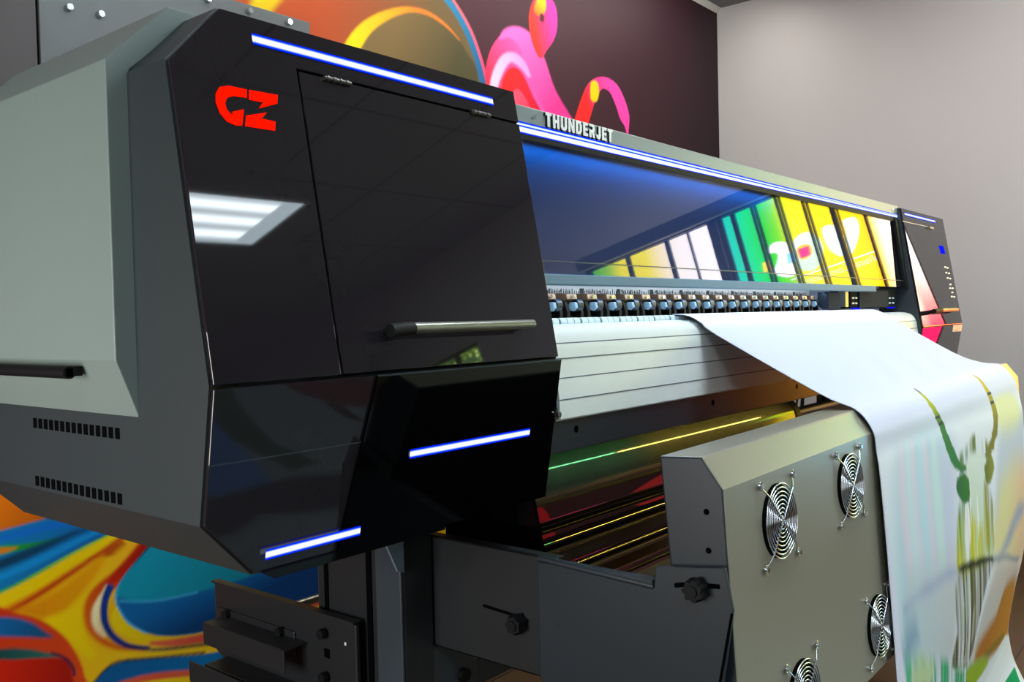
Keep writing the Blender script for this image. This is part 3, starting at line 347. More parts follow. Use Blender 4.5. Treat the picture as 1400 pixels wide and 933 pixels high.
VINYL=[
([-0.016,2.053,0.001,2.06,0.022,2.061,0.043,2.059,0.065,2.053,0.087,2.044,0.104,2.03,0.114,2.011,0.118,1.987,0.119,1.963,0.115,1.939,0.107,1.914,0.103,1.888,0.106,1.858,0.112,1.827,0.112,1.803,0.103,1.789,0.088,1.782,0.07,1.78,0.046,1.785,0.018,1.796,-0.005,1.809,-0.023,1.823,-0.036,1.838,-0.04,1.856,-0.031,1.878,-0.014,1.902,0.002,1.923,0.011,1.939,0.018,1.952,0.021,1.964,0.018,1.975,0.011,1.985,0.001,1.992,-0.012,1.994,-0.027,1.993,-0.035,1.998,-0.034,2.015,-0.027,2.036],'FFFFFF',None,None,0.0027,0),
([-0.112,1.949,-0.04,1.949,-0.043,1.87,-0.12,1.876],'F8D830',None,None,0.0027,0),
([0.166,2.027,0.187,2.044,0.212,2.052,0.236,2.056,0.258,2.055,0.28,2.05,0.299,2.039,0.318,2.022,0.334,1.999,0.346,1.974,0.353,1.949,0.354,1.921,0.351,1.893,0.342,1.865,0.328,1.838,0.311,1.814,0.291,1.795,0.268,1.779,0.245,1.771,0.219,1.772,0.193,1.781,0.171,1.794,0.155,1.813,0.144,1.838,0.137,1.862,0.133,1.884,0.133,1.905,0.136,1.93,0.143,1.963,0.152,1.999],'E0F0D8','C8E8C0',[0.18,2.05,0.292,1.795],0.0027,0),
([0.08,1.95,0.142,1.948,0.14,1.874,0.072,1.878],'90DCF0',None,None,0.0027,0),
([0.171,1.965,0.199,1.973,0.237,1.971,0.265,1.96,0.274,1.938,0.272,1.908,0.261,1.886,0.234,1.874,0.198,1.87,0.171,1.877,0.161,1.903,0.16,1.939],'F0C020',None,None,0.0027,0),
([0.174,1.954,0.257,1.954,0.253,1.888,0.177,1.882],'F03A80',None,None,0.0027,0),
([0.384,2.034,0.409,2.046,0.443,2.043,0.468,2.028,0.477,2.002,0.477,1.965,0.476,1.927,0.476,1.885,0.474,1.842,0.47,1.811,0.463,1.799,0.453,1.801,0.441,1.811,0.423,1.83,0.403,1.858,0.388,1.893,0.38,1.941,0.377,1.995],'F0F4EC','D8ECD8',[0.388,2.025,0.459,1.828],0.0027,0),
([0.543,2.039,0.566,2.044,0.598,2.04,0.622,2.028,0.632,2.007,0.633,1.979,0.629,1.948,0.618,1.915,0.6,1.88,0.58,1.849,0.558,1.82,0.534,1.795,0.518,1.788,0.515,1.808,0.521,1.845,0.527,1.882,0.531,1.912,0.536,1.941,0.54,1.968,0.539,1.996,0.536,2.022],'F0F4EC','D0E8D0',[0.546,2.031,0.529,1.803],0.0027,0)]
PRINT=[
([0.075,0.525,0.104,0.473,0.129,0.468,0.171,0.471,0.242,0.463,0.338,0.468,0.404,0.498,0.425,0.532,0.425,0.556,0.404,0.578,0.379,0.608,0.354,0.642,0.308,0.672,0.208,0.672,0.1,0.654,0.037,0.635,0.021,0.605,0.046,0.566],'C6E4EC','DADFF2',[0.175,0.515,0.258,0.65],0.0484,0),
([0.113,0.458,0.1,0.5,0.087,0.532,0.079,0.549,0.075,0.564,0.083,0.581,0.087,0.593,0.092,0.603,0.087,0.608,0.096,0.613,0.1,0.613,0.113,0.61,0.108,0.603,0.121,0.596,0.125,0.583,0.121,0.566,0.121,0.551,0.121,0.534,0.121,0.505,0.125,0.461],'EAE3EE',None,None,0.0198,0),
([0.167,0.468,0.154,0.512,0.142,0.537,0.138,0.554,0.133,0.569,0.133,0.583,0.146,0.598,0.142,0.605,0.146,0.613,0.154,0.618,0.158,0.618,0.158,0.613,0.171,0.608,0.179,0.6,0.183,0.588,0.179,0.571,0.183,0.556,0.179,0.539,0.179,0.515,0.179,0.471],'E8E3F0',None,None,0.0198,0),
([0.229,0.483,0.212,0.52,0.204,0.542,0.192,0.556,0.2,0.574,0.196,0.588,0.208,0.603,0.204,0.61,0.212,0.618,0.217,0.623,0.221,0.623,0.237,0.62,0.237,0.613,0.246,0.605,0.242,0.591,0.246,0.576,0.242,0.559,0.246,0.544,0.242,0.522,0.242,0.485],'E8E4EE',None,None,0.0198,0),
([0.283,0.498,0.271,0.525,0.258,0.544,0.254,0.561,0.254,0.576,0.258,0.593,0.258,0.605,0.267,0.615,0.271,0.623,0.275,0.627,0.283,0.627,0.296,0.625,0.3,0.618,0.3,0.608,0.304,0.596,0.304,0.578,0.308,0.564,0.3,0.547,0.3,0.527,0.3,0.5],'D8F0EE',None,None,0.0198,0),
([0.146,0.466,0.129,0.507,0.117,0.534,0.113,0.551,0.108,0.566,0.117,0.583,0.117,0.596,0.125,0.605,0.121,0.61,0.125,0.615,0.133,0.615,0.146,0.613,0.146,0.605,0.154,0.598,0.158,0.586,0.154,0.569,0.154,0.554,0.154,0.537,0.154,0.51,0.158,0.468],'DCEEF3',None,None,0.0198,0),
([0.204,0.478,0.192,0.517,0.179,0.539,0.175,0.556,0.171,0.571,0.179,0.588,0.183,0.6,0.192,0.61,0.183,0.615,0.188,0.62,0.196,0.62,0.208,0.618,0.208,0.61,0.221,0.603,0.221,0.591,0.221,0.574,0.221,0.559,0.217,0.542,0.217,0.52,0.221,0.48],'CDEBF4',None,None,0.0198,0),
([0.792,0.522,0.854,0.507,0.929,0.5,0.983,0.507,1.0,0.527,0.996,0.544,0.992,0.561,0.979,0.576,0.958,0.593,0.917,0.608,0.85,0.623,0.767,0.635,0.704,0.635,0.692,0.62,0.692,0.596,0.713,0.574,0.729,0.556,0.754,0.539],'C8D4E8','D4DCE8',[0.854,0.534,0.742,0.62],0.0198,0),
([0.783,0.571,0.842,0.564,0.929,0.561,0.988,0.566,1.0,0.591,1.0,0.63,1.0,0.664,0.912,0.664,0.754,0.642,0.675,0.63,0.65,0.618,0.667,0.605,0.7,0.596,0.721,0.586,0.738,0.576],'EEE6A8','F2CFA4',[0.792,0.588,0.925,0.65],0.022,0),
([0.717,0.635,0.746,0.632,0.796,0.63,0.842,0.625,0.883,0.618,0.958,0.613,0.988,0.605,0.929,0.6,0.887,0.605,0.833,0.613,0.796,0.62,0.754,0.625,0.725,0.63,0.7,0.632],'A8B0C8',None,None,0.0088,0),
([0.771,0.449,0.821,0.444,0.887,0.449,0.942,0.458,0.967,0.478,0.975,0.507,0.975,0.522,0.946,0.529,0.9,0.534,0.854,0.534,0.812,0.534,0.767,0.527,0.742,0.52,0.733,0.5,0.746,0.468],'EEEFB8',None,None,0.0198,0),
([0.092,0.6,0.154,0.6,0.225,0.603,0.283,0.605,0.338,0.608,0.375,0.61,0.392,0.615,0.375,0.625,0.354,0.64,0.333,0.654,0.325,0.664,0.317,0.672,0.287,0.672,0.2,0.659,0.104,0.647,0.042,0.635,0.033,0.623,0.058,0.61],'C4D8DC','CFD2D4',[0.113,0.61,0.308,0.672],0.0198,0),
([0.062,0.613,0.087,0.61,0.133,0.61,0.196,0.613,0.242,0.613,0.287,0.613,0.338,0.615,0.367,0.615,0.404,0.618,0.417,0.618,0.412,0.615,0.383,0.613,0.362,0.613,0.321,0.61,0.279,0.61,0.233,0.61,0.171,0.608,0.133,0.61,0.083,0.61,0.05,0.61],'A8B4D0',None,None,0.0066,0),
([0.65,0.63,0.683,0.632,0.721,0.635,0.754,0.637,0.804,0.642,0.879,0.652,0.929,0.659,0.946,0.654,0.887,0.647,0.808,0.637,0.754,0.632,0.713,0.63,0.671,0.627,0.637,0.625],'8C98AC',None,None,0.0044,0),
([0.05,0.623,0.062,0.62,0.087,0.62,0.1,0.62,0.113,0.623,0.113,0.625,0.121,0.63,0.104,0.632,0.079,0.635,0.067,0.637,0.054,0.637,0.046,0.637,0.037,0.635,0.033,0.63,0.05,0.627],'88AAC4',None,None,0.0132,0),
([0.679,0.635,0.758,0.637,0.867,0.65,0.95,0.664,0.983,0.679,0.988,0.696,0.975,0.711,0.996,0.733,0.996,0.755,0.971,0.782,0.854,0.767,0.721,0.75,0.625,0.74,0.546,0.73,0.492,0.723,0.458,0.713,0.475,0.706,0.508,0.694,0.546,0.679,0.579,0.659,0.629,0.645],'D4D0CC','E0C8B8',[0.596,0.642,1.0,0.775],0.011,0),
([0.812,0.672,0.871,0.674,0.921,0.679,0.988,0.696,1.0,0.718,1.0,0.748,0.992,0.794,0.871,0.777,0.738,0.755,0.629,0.74,0.571,0.733,0.537,0.728,0.512,0.721,0.512,0.716,0.521,0.708,0.546,0.703,0.596,0.701,0.667,0.701,0.738,0.701,0.767,0.691,0.787,0.679],'CC8A34','B87428',[0.9,0.699,0.621,0.73],0.0132,0),
([0.892,0.755,0.842,0.75,0.771,0.743,0.725,0.74,0.671,0.735,0.629,0.733,0.608,0.733,0.637,0.74,0.667,0.743,0.717,0.748,0.771,0.752,0.829,0.757,0.883,0.762,0.929,0.767],'7A7428',None,None,0.0088,0),
([0.329,0.338,0.325,0.343,0.321,0.348,0.321,0.353,0.321,0.358,0.317,0.365,0.317,0.373,0.317,0.38,0.317,0.39,0.312,0.4,0.317,0.409,0.317,0.419,0.321,0.431,0.325,0.444,0.329,0.453,0.338,0.463,0.342,0.473,0.342,0.483,0.346,0.495,0.346,0.507,0.354,0.517,0.358,0.525,0.362,0.529,0.371,0.534,0.379,0.539,0.383,0.542,0.392,0.544,0.4,0.547,0.412,0.549,0.429,0.551,0.446,0.554,0.463,0.554,0.475,0.554,0.483,0.554,0.496,0.551,0.483,0.549,0.479,0.549,0.475,0.549,0.463,0.547,0.454,0.547,0.446,0.544,0.442,0.544,0.433,0.542,0.421,0.537,0.417,0.534,0.408,0.529,0.4,0.525,0.392,0.517,0.388,0.51,0.379,0.498,0.375,0.483,0.375,0.473,0.371,0.463,0.362,0.453,0.354,0.441,0.35,0.431,0.342,0.419,0.342,0.407,0.338,0.397,0.333,0.387,0.333,0.377,0.333,0.37,0.329,0.363,0.333,0.355,0.329,0.35,0.329,0.346,0.333,0.341,0.333,0.338],'B0B000','0A7830',[0.321,0.375,0.358,0.466],0.0015,0),
([0.329,0.338,0.325,0.343,0.321,0.348,0.321,0.353,0.317,0.36,0.317,0.368,0.317,0.373,0.333,0.37,0.329,0.365,0.329,0.358,0.329,0.35,0.329,0.346,0.333,0.341,0.333,0.338],'202868','B0A820',[0.325,0.348,0.325,0.37],0.0011,0),
([0.321,0.436,0.321,0.439,0.321,0.441,0.325,0.444,0.354,0.444,0.35,0.441,0.35,0.439,0.35,0.436],'102030',None,None,0.0013,0),
([0.333,0.458,0.333,0.458,0.338,0.463,0.338,0.466,0.367,0.466,0.362,0.461,0.362,0.458,0.362,0.456],'102030',None,None,0.0013,0),
([0.717,0.355,0.717,0.36,0.717,0.365,0.721,0.37,0.721,0.377,0.717,0.387,0.717,0.395,0.713,0.404,0.713,0.414,0.713,0.424,0.717,0.436,0.721,0.446,0.725,0.458,0.729,0.468,0.729,0.478,0.729,0.49,0.725,0.5,0.725,0.51,0.721,0.517,0.717,0.522,0.708,0.527,0.7,0.529,0.696,0.534,0.683,0.537,0.671,0.539,0.662,0.542,0.65,0.544,0.642,0.547,0.629,0.547,0.629,0.549,0.621,0.549,0.658,0.551,0.667,0.551,0.679,0.551,0.683,0.549,0.688,0.547,0.708,0.547,0.713,0.542,0.721,0.539,0.733,0.537,0.746,0.534,0.75,0.529,0.754,0.525,0.758,0.52,0.762,0.512,0.767,0.505,0.767,0.493,0.767,0.48,0.767,0.471,0.758,0.458,0.754,0.449,0.75,0.436,0.742,0.424,0.742,0.412,0.738,0.402,0.738,0.392,0.738,0.385,0.738,0.375,0.733,0.368,0.729,0.363,0.725,0.358,0.725,0.353],'B8A818','7A7010',[0.729,0.422,0.729,0.532],0.0015,0),
([0.717,0.422,0.717,0.424,0.717,0.429,0.717,0.431,0.75,0.431,0.75,0.429,0.75,0.424,0.75,0.422],'182030',None,None,0.0013,0),
([0.725,0.453,0.725,0.456,0.729,0.461,0.729,0.463,0.762,0.463,0.758,0.461,0.758,0.458,0.758,0.453],'182030',None,None,0.0013,0),
([0.429,0.544,0.438,0.539,0.463,0.537,0.492,0.534,0.517,0.529,0.537,0.525,0.562,0.522,0.588,0.525,0.617,0.532,0.637,0.534,0.654,0.537,0.671,0.542,0.679,0.544,0.675,0.547,0.667,0.551,0.654,0.554,0.642,0.556,0.621,0.556,0.592,0.556,0.558,0.556,0.512,0.554,0.483,0.554,0.45,0.549,0.433,0.547],'4C7C34','7C7C20',[0.438,0.544,0.667,0.544],0.0066,3),
([0.483,0.554,0.483,0.549,0.487,0.547,0.5,0.544,0.521,0.542,0.554,0.542,0.579,0.542,0.6,0.544,0.621,0.549,0.629,0.554,0.625,0.559,0.613,0.564,0.608,0.571,0.608,0.576,0.613,0.581,0.617,0.586,0.629,0.591,0.65,0.596,0.65,0.6,0.65,0.61,0.65,0.623,0.608,0.627,0.529,0.625,0.446,0.62,0.383,0.613,0.375,0.605,0.383,0.596,0.4,0.586,0.421,0.581,0.458,0.578,0.475,0.574,0.479,0.566,0.479,0.559],'E4F0E4','D8E8C8',[0.525,0.549,0.512,0.605],0.0044,0),
([0.417,0.574,0.446,0.571,0.483,0.574,0.5,0.578,0.508,0.593,0.508,0.61,0.483,0.62,0.45,0.623,0.404,0.62,0.371,0.613,0.379,0.603,0.392,0.586],'5C8A18','C8C800',[0.433,0.581,0.429,0.613],0.0055,1.7),
([0.487,0.583,0.508,0.586,0.529,0.593,0.558,0.598,0.6,0.596,0.633,0.588,0.667,0.588,0.667,0.598,0.671,0.615,0.654,0.627,0.588,0.627,0.508,0.623,0.471,0.618,0.45,0.605,0.471,0.593],'D8D400','A8B000',[0.558,0.598,0.6,0.62],0.0066,1.7),
([0.604,0.569,0.617,0.566,0.633,0.569,0.65,0.574,0.658,0.578,0.671,0.586,0.671,0.593,0.662,0.603,0.65,0.613,0.633,0.618,0.613,0.618,0.596,0.615,0.592,0.61,0.592,0.598,0.596,0.581],'8C8C18','B8B010',[0.637,0.576,0.604,0.61],0.0055,1.7),
([0.454,0.576,0.463,0.569,0.475,0.564,0.492,0.564,0.5,0.566,0.5,0.571,0.5,0.578,0.496,0.591,0.479,0.603,0.463,0.61,0.463,0.615,0.438,0.613,0.442,0.61,0.438,0.6,0.446,0.588],'FFFFFF',None,None,0.0033,3),
([0.533,0.576,0.542,0.574,0.55,0.576,0.55,0.581,0.554,0.593,0.542,0.605,0.525,0.613,0.521,0.615,0.521,0.615,0.512,0.61,0.517,0.6,0.525,0.586],'F8FCF0',None,None,0.0033,3),
([0.446,0.554,0.458,0.554,0.475,0.556,0.487,0.559,0.487,0.559,0.496,0.561,0.496,0.564,0.496,0.566,0.496,0.571,0.492,0.574,0.487,0.576,0.475,0.576,0.467,0.576,0.458,0.576,0.438,0.574,0.425,0.571,0.417,0.569,0.408,0.566,0.404,0.564,0.404,0.561,0.408,0.559,0.412,0.556,0.425,0.556,0.433,0.554],'146A30','2C7A20',[0.417,0.561,0.483,0.566],0.0015,0),
([0.671,0.549,0.683,0.551,0.692,0.554,0.696,0.556,0.7,0.561,0.692,0.564,0.683,0.566,0.671,0.569,0.658,0.571,0.642,0.571,0.637,0.571,0.625,0.569,0.621,0.566,0.621,0.564,0.617,0.559,0.621,0.556,0.637,0.554,0.658,0.551],'6C7410','8C8C18',[0.633,0.561,0.683,0.561],0.0015,0),
([0.388,0.615,0.458,0.615,0.558,0.62,0.637,0.627,0.65,0.632,0.629,0.637,0.596,0.642,0.571,0.65,0.55,0.659,0.529,0.672,0.512,0.686,0.492,0.701,0.463,0.708,0.442,0.711,0.421,0.708,0.396,0.703,0.367,0.699,0.333,0.691,0.317,0.684,0.317,0.674,0.333,0.664,0.354,0.654,0.35,0.637,0.354,0.623],'646414','50400C',[0.4,0.62,0.412,0.694],0.004,1.8),
([0.429,0.627,0.446,0.623,0.45,0.62,0.458,0.623,0.458,0.627,0.463,0.637,0.45,0.645,0.438,0.652,0.421,0.659,0.408,0.667,0.383,0.674,0.367,0.684,0.362,0.684,0.371,0.662,0.396,0.64],'C8D4C4',None,None,0.0033,3),
([0.496,0.645,0.508,0.637,0.525,0.635,0.521,0.635,0.512,0.642,0.504,0.657,0.496,0.674,0.475,0.686,0.458,0.699,0.438,0.703,0.425,0.706,0.408,0.701,0.412,0.694,0.429,0.676,0.467,0.657],'B8B898',None,None,0.0033,3),
([0.383,0.615,0.412,0.618,0.433,0.618,0.467,0.62,0.487,0.62,0.525,0.623,0.546,0.623,0.588,0.625,0.625,0.627,0.662,0.63,0.65,0.625,0.617,0.623,0.575,0.62,0.533,0.618,0.512,0.618,0.475,0.615,0.454,0.615,0.417,0.613,0.396,0.613,0.379,0.613],'14180C',None,None,0.0022,0),
([0.037,0.635,0.058,0.635,0.096,0.64,0.133,0.645,0.183,0.652,0.233,0.659,0.283,0.669,0.312,0.679,0.338,0.689,0.362,0.696,0.404,0.706,0.442,0.711,0.5,0.721,0.571,0.73,0.654,0.743,0.696,0.752,0.688,0.765,0.629,0.77,0.512,0.752,0.317,0.718,0.142,0.684,0.042,0.662,0.008,0.647,0.021,0.64],'58C090','18A868',[0.067,0.642,0.367,0.706],0.0088,2.5),
([0.092,0.642,0.113,0.642,0.154,0.647,0.188,0.654,0.192,0.662,0.179,0.669,0.158,0.672,0.125,0.667,0.087,0.659,0.067,0.654,0.067,0.65,0.075,0.645],'C8DCA8',None,None,0.011,0),
([0.463,0.713,0.529,0.721,0.617,0.733,0.688,0.748,0.675,0.755,0.608,0.755,0.55,0.752,0.508,0.748,0.471,0.74,0.442,0.733,0.438,0.725,0.438,0.716],'9CB828',None,None,0.0066,0),
([0.967,0.775,0.529,0.748,0.925,0.963,1.0,0.934,1.0,0.87,0.983,0.826],'E8F0F4',None,None,0.0015,0),
([0.979,0.897,0.833,0.887,0.958,0.958],'10A060',None,None,0.0015,0),
([0.0,0.512,0.0,0.532,0.0,0.547,0.0,0.561,0.0,0.574,0.0,0.588,0.0,0.6,0.0,0.615,0.0,0.632,0.0,0.645,0.037,0.65,0.033,0.635,0.025,0.618,0.025,0.603,0.017,0.588,0.017,0.576,0.008,0.561,0.008,0.549,0.004,0.532,0.0,0.512],'E8EAFA',None,None,0.0033,0)]
LP=[(1.318, 1.178), (1.27, 1.174), (1.225, 1.152), (1.19, 1.124), (1.0, 1.02), (0.86, 0.948), (0.785, 0.918), (0.744, 0.866), (0.735, 0.81), (0.726, 0.74), (0.708, 0.5), (0.69, 0.2), (0.685, 0.03), (0.683, -0.13), (0.682, -0.19), (0.68, -0.267), (0.678, -0.35), (0.676, -0.44)]
RP=[(1.318, 1.178), (1.27, 1.174), (1.22, 1.15), (1.16, 1.11), (0.951, 0.985), (0.851, 0.948), (0.779, 0.938), (0.729, 0.88), (0.711, 0.81), (0.698, 0.712), (0.691, 0.45), (0.699, 0.203), (0.732, 0.034), (0.758, -0.133), (0.756, -0.19), (0.74, -0.267), (0.703, -0.35), (0.656, -0.44)]
# ================================================================== THE ROOM
CZ = 3.463; XW = 6.29; YW = 3.08; XL = -4.6; YF = -7.2
# back wall with the painted mural
xs = np.unique(np.r_[np.arange(XL, .4, .12), np.arange(.4, 5.1, .0065), np.arange(5.1, XW, .04), XW])
zs = np.unique(np.r_[np.arange(FZ, -.2, .03), np.arange(-.2, 1.0, .0065), np.arange(1.0, 2.0, .05), np.arange(2.0, 3.46, .0065), CZ])
XX, ZZ = np.meshgrid(xs, zs); P = np.c_[XX.ravel(), ZZ.ravel()]
t = np.clip((P[:, 0]-3.2)/3.0, 0, 1)[:, None]
base = np.array(lin('46202A')[:3])*(1-t)+np.array(lin('24121A')[:3])*t
MC = paint(P, base, MURAL)
M['mural'] = attr_mat('painted_mural', .55, spec=.2)
o = painted('wall_back', np.c_[P[:, 0], np.full(len(P), YW), P[:, 1]], len(xs), len(zs), MC, M['mural']); tag(o, kind='structure')
M['wall'] = mat('warm_grey_plaster', 'C2BEBA', .85, var=.03, scale=3, bump=.02)
M['wall2'] = mat('grey_plaster', '8C8886', .85, var=.03, scale=3)
# right wall: solid parts around the two windows
WY0, WY1, WZ0, WZ1 = -1.60, .90, .35, 2.392
W2Y0, W2Y1, W2Z0, W2Z1 = -3.9, -2.95, 1.2, 2.52
b = MB()
for y0, y1, z0, z1 in ((WY1, YW, FZ, CZ), (WY0, WY1, WZ1, CZ), (WY0, WY1, FZ, WZ0), (W2Y1, WY0, FZ, CZ), (W2Y0, W2Y1, W2Z1, CZ), (W2Y0, W2Y1, FZ, W2Z0), (YF, W2Y0, FZ, CZ)):
    b.box(XW, XW+.2, y0, y1, z0, z1)
tag(b.build('wall_right', M['wall']), kind='structure')
tag(MB().box(XL-.15, XL, YF, YW, FZ, CZ).build('wall_left', M['wall2']), kind='structure')
tag(MB().box(XL, XW, YF-.15, YF, FZ, CZ).build('wall_front', M['wall2']), kind='structure')
# ceiling with a tile grid
mc = bpy.data.materials.new('ceiling_tiles'); mc.use_nodes = True; nt = mc.node_tree
bk = nt.nodes.new('ShaderNodeTexBrick'); tc = nt.nodes.new('ShaderNodeTexCoord')
bk.offset = 0; bk.inputs['Scale'].default_value = 1; bk.inputs['Brick Width'].default_value = .62; bk.inputs['Row Height'].default_value = .62
bk.inputs['Mortar Size'].default_value = .008; bk.inputs['Color1'].default_value = lin('908E90'); bk.inputs['Color2'].default_value = lin('8A888A'); bk.inputs['Mortar'].default_value = lin('404044')
nt.links.new(tc.outputs['Object'], bk.inputs['Vector']); nt.links.new(bk.outputs['Color'], nt.nodes['Principled BSDF'].inputs['Base Color'])
nt.nodes['Principled BSDF'].inputs['Roughness'].default_value = .9
tag(MB().box(XL, XW+.2, YF, YW, CZ, CZ+.1).build('ceiling', mc), kind='structure')
# floor: brown boards
mf = bpy.data.materials.new('brown_board_floor'); mf.use_nodes = True; nt = mf.node_tree
bk = nt.nodes.new('ShaderNodeTexBrick'); tc = nt.nodes.new('ShaderNodeTexCoord'); wv = nt.nodes.new('ShaderNodeTexNoise'); mp = nt.nodes.new('ShaderNodeMapping'); mx = nt.nodes.new('ShaderNodeMix'); mx.data_type = 'RGBA'; mx.blend_type = 'MULTIPLY'
mp.inputs['Scale'].default_value = (2, 26, 2); wv.inputs['Scale'].default_value = 2.2
bk.inputs['Scale'].default_value = 1; bk.inputs['Brick Width'].default_value = 1.2; bk.inputs['Row Height'].default_value = .18; bk.inputs['Mortar Size'].default_value = .003
bk.inputs['Color1'].default_value = lin('5E4A34'); bk.inputs['Color2'].default_value = lin('66523A'); bk.inputs['Mortar'].default_value = lin('2A2018')
nt.links.new(tc.outputs['Object'], bk.inputs['Vector']); nt.links.new(tc.outputs['Object'], mp.inputs['Vector']); nt.links.new(mp.outputs[0], wv.inputs['Vector'])
mx.inputs[0].default_value = .5; nt.links.new(bk.outputs['Color'], mx.inputs[6]); nt.links.new(wv.outputs['Color'], mx.inputs[7])
nt.links.new(mx.outputs[2], nt.nodes['Principled BSDF'].inputs['Base Color']); nt.nodes['Principled BSDF'].inputs['Roughness'].default_value = .35
tag(MB().box(XL, XW+.2, YF, YW, FZ-.1, FZ).build('floor', mf), kind='structure')
M['skirt'] = mat('brown_wood_wainscot', '6A4A2C', .5, var=.2, scale=8)
tag(MB().box(XW-.02, XW, YF, YW-.02, FZ, -.1).build('baseboard_right', M['skirt'], bevel=.003), kind='structure')
tag(MB().box(XL, XW, YW-.025, YW-.001, FZ, -.34).build('baseboard_back', M['skirt'], bevel=.003), kind='structure')
tag(MB().box(XW-.012, XW+.002, WY0-.05, WY1+.02, WZ1+.01, 2.50).build('trim_1', mat('dark_window_lintel', '2E3038', .5)), kind='structure')
tag(MB().xprism([(YW-.035, CZ), (YW-.002, CZ-.035), (YW-.002, CZ)], XL, XW).build('trim_2', mat('pale_cornice', 'B8B4AC', .7)), kind='structure')

# window_1: street window covered with printed see-through vinyl, dark mullions
win = bpy.data.objects.new('window_1', None); COL.objects.link(win); place(win, T((XW+.06, (WY0+WY1)/2, WZ0)), None); tag(win, kind='structure')
ys = np.arange(WY0, WY1+.001, .0055); zz = np.arange(WZ0, WZ1+.001, .0075)
YY, ZZ = np.meshgrid(ys, zz); P = np.c_[YY.ravel(), ZZ.ravel()]
stopsY = [-1.6, -1.42, -1.30, -1.05, -.90, -.82, -.45, -.40, -.32, -.30, -.22, -.14, -.03, .06, .14, .24, .48, .60, .70, .76, .86, 1.0]
cols = ['10A030', '88C010', 'F0E000', 'F4E010', 'FFE8B8', 'FFF2E0', 'FFF6FF', 'F4F4FF', '20B8A8', '00C8A0', '00D090', '00D060', '18C800', '70D000', 'D0E000', 'F8E000', 'FFD800', 'FFCC00', 'FFC010', 'FFE0C0', 'FFF4EC', 'FFF6F0']
Lc = np.array([lin(c)[:3] for c in cols])
base = np.stack([np.interp(P[:, 0], stopsY, Lc[:, k]) for k in range(3)], 1)
def blend(base, w, c): return base*(1-w[:, None])+np.array(lin(c)[:3])*w[:, None]
lowR = np.clip((1.66-P[:, 1])/.3, 0, 1)*np.clip((P[:, 0]-.76)/.04, 0, 1)
base = blend(base, lowR, 'FF8C84')
base = blend(base, np.clip((1.36-P[:, 1])/.2, 0, 1)*np.clip((P[:, 0]-.5)/.2, 0, 1), 'FF1050')
base = blend(base, np.clip((1.5-P[:, 1])/.5, 0, 1)*np.clip((.5-P[:, 0])/.3, 0, 1)*np.clip((P[:, 0]+.1)/.2, 0, 1)*.9, 'FFA820')
base = blend(base, np.clip((1.15-P[:, 1])/.4, 0, 1)*np.clip((-.32-P[:, 0])/.2, 0, 1)*.8, '60C8FF')
VC = paint(P, base, VINYL)
M['vinyl'] = attr_mat('daylight_through_printed_vinyl', .4, estr=5.8)
o = painted('vinyl_print', np.c_[np.full(len(P), XW+.10), P[:, 0], P[:, 1]], len(ys), len(zz), VC, M['vinyl'], win)
o['label'] = 'backlit coloured vinyl print on the pane'
M['mull'] = mat('dark_bronze_mullion', '0C0E14', .45)
for y0, y1 in ((-.838, -.80), (-.630, -.616), (-.446, -.37), (-.362, -.318), (-.245, -.208), (-.078, -.062), (-.050, -.033), (.116, .132), (.144, .157), (.300, .316), (.328, .341), (.476, .510), (.520, .529), (.684, .703), (-1.22, -1.18)):
    MB().box(XW+.075, XW+.099, y0, y1, WZ0, WZ1).build('mullion', M['mull'], win)
for y0, y1, z0, z1 in ((WY0, WY1, WZ0, WZ0+.03), (WY0, WY1, WZ1-.012, WZ1), (WY0, WY0+.03, WZ0, WZ1), (WY1-.02, WY1, WZ0, WZ1)):
    MB().box(XW+.04, XW+.12, y0, y1, z0, z1).build('window_frame', M['mull'], win)
MB().box(XW+.098, XW+.0995, .06, .69, 1.752, 1.762).build('underline', mat('white_vinyl', 'FFFFFF', .5, emit='FFFFFF', estr=3.0), win)
M['vtext'] = mat('white_vinyl_letters', 'F0FFF0', .5, emit='E8FFE0', estr=2.6)
text('lettering', 'Visual Communications', .074, M['vtext'], win, (XW+.0985, .69, 1.690), (0, -1, 0), (0, 0, 1), extrude=.0005)
# window_2: clear pane with trees outside
win2 = bpy.data.objects.new('window_2', None); COL.objects.link(win2); place(win2, T((XW+.06, (W2Y0+W2Y1)/2, W2Z0)), None); tag(win2, kind='structure')
m = bpy.data.materials.new('sunlit_leaves_outside'); m.use_nodes = True; nt = m.node_tree; pb = nt.nodes['Principled BSDF']
tc = nt.nodes.new('ShaderNodeTexCoord'); vz = nt.nodes.new('ShaderNodeTexVoronoi'); vz.inputs['Scale'].default_value = 26
rp = nt.nodes.new('ShaderNodeValToRGB'); e = rp.color_ramp.elements
e[0].position = .0; e[0].color = (1.6, 2.0, 1.2, 1); e[1].position = 1.; e[1].color = (.0, .02, .0, 1)
for p_, c_ in ((.28, (.55, .75, .05, 1)), (.5, (.08, .22, .02, 1))):
    k = e.new(p_); k.color = c_
nt.links.new(tc.outputs['Object'], vz.inputs['Vector']); nt.links.new(vz.outputs['Distance'], rp.inputs[0]); nt.links.new(rp.outputs[0], pb.inputs['Emission Color']); pb.inputs['Emission Strength'].default_value = 5
MB().box(XW+.12, XW+.13, W2Y0, W2Y1, W2Z0, W2Z1).build('garden_view', m, win2)
for y0, y1 in ((W2Y0, W2Y0+.03), (W2Y1-.03, W2Y1), (-3.62, -3.6), (-3.32, -3.3)): MB().box(XW+.05, XW+.119, y0, y1, W2Z0, W2Z1).build('mullion', M['mull'], win2)
for z0, z1 in ((W2Z0, W2Z0+.03), (W2Z1-.02, W2Z1)): MB().box(XW+.05, XW+.119, W2Y0, W2Y1, z0, z1).build('window_frame', M['mull'], win2)

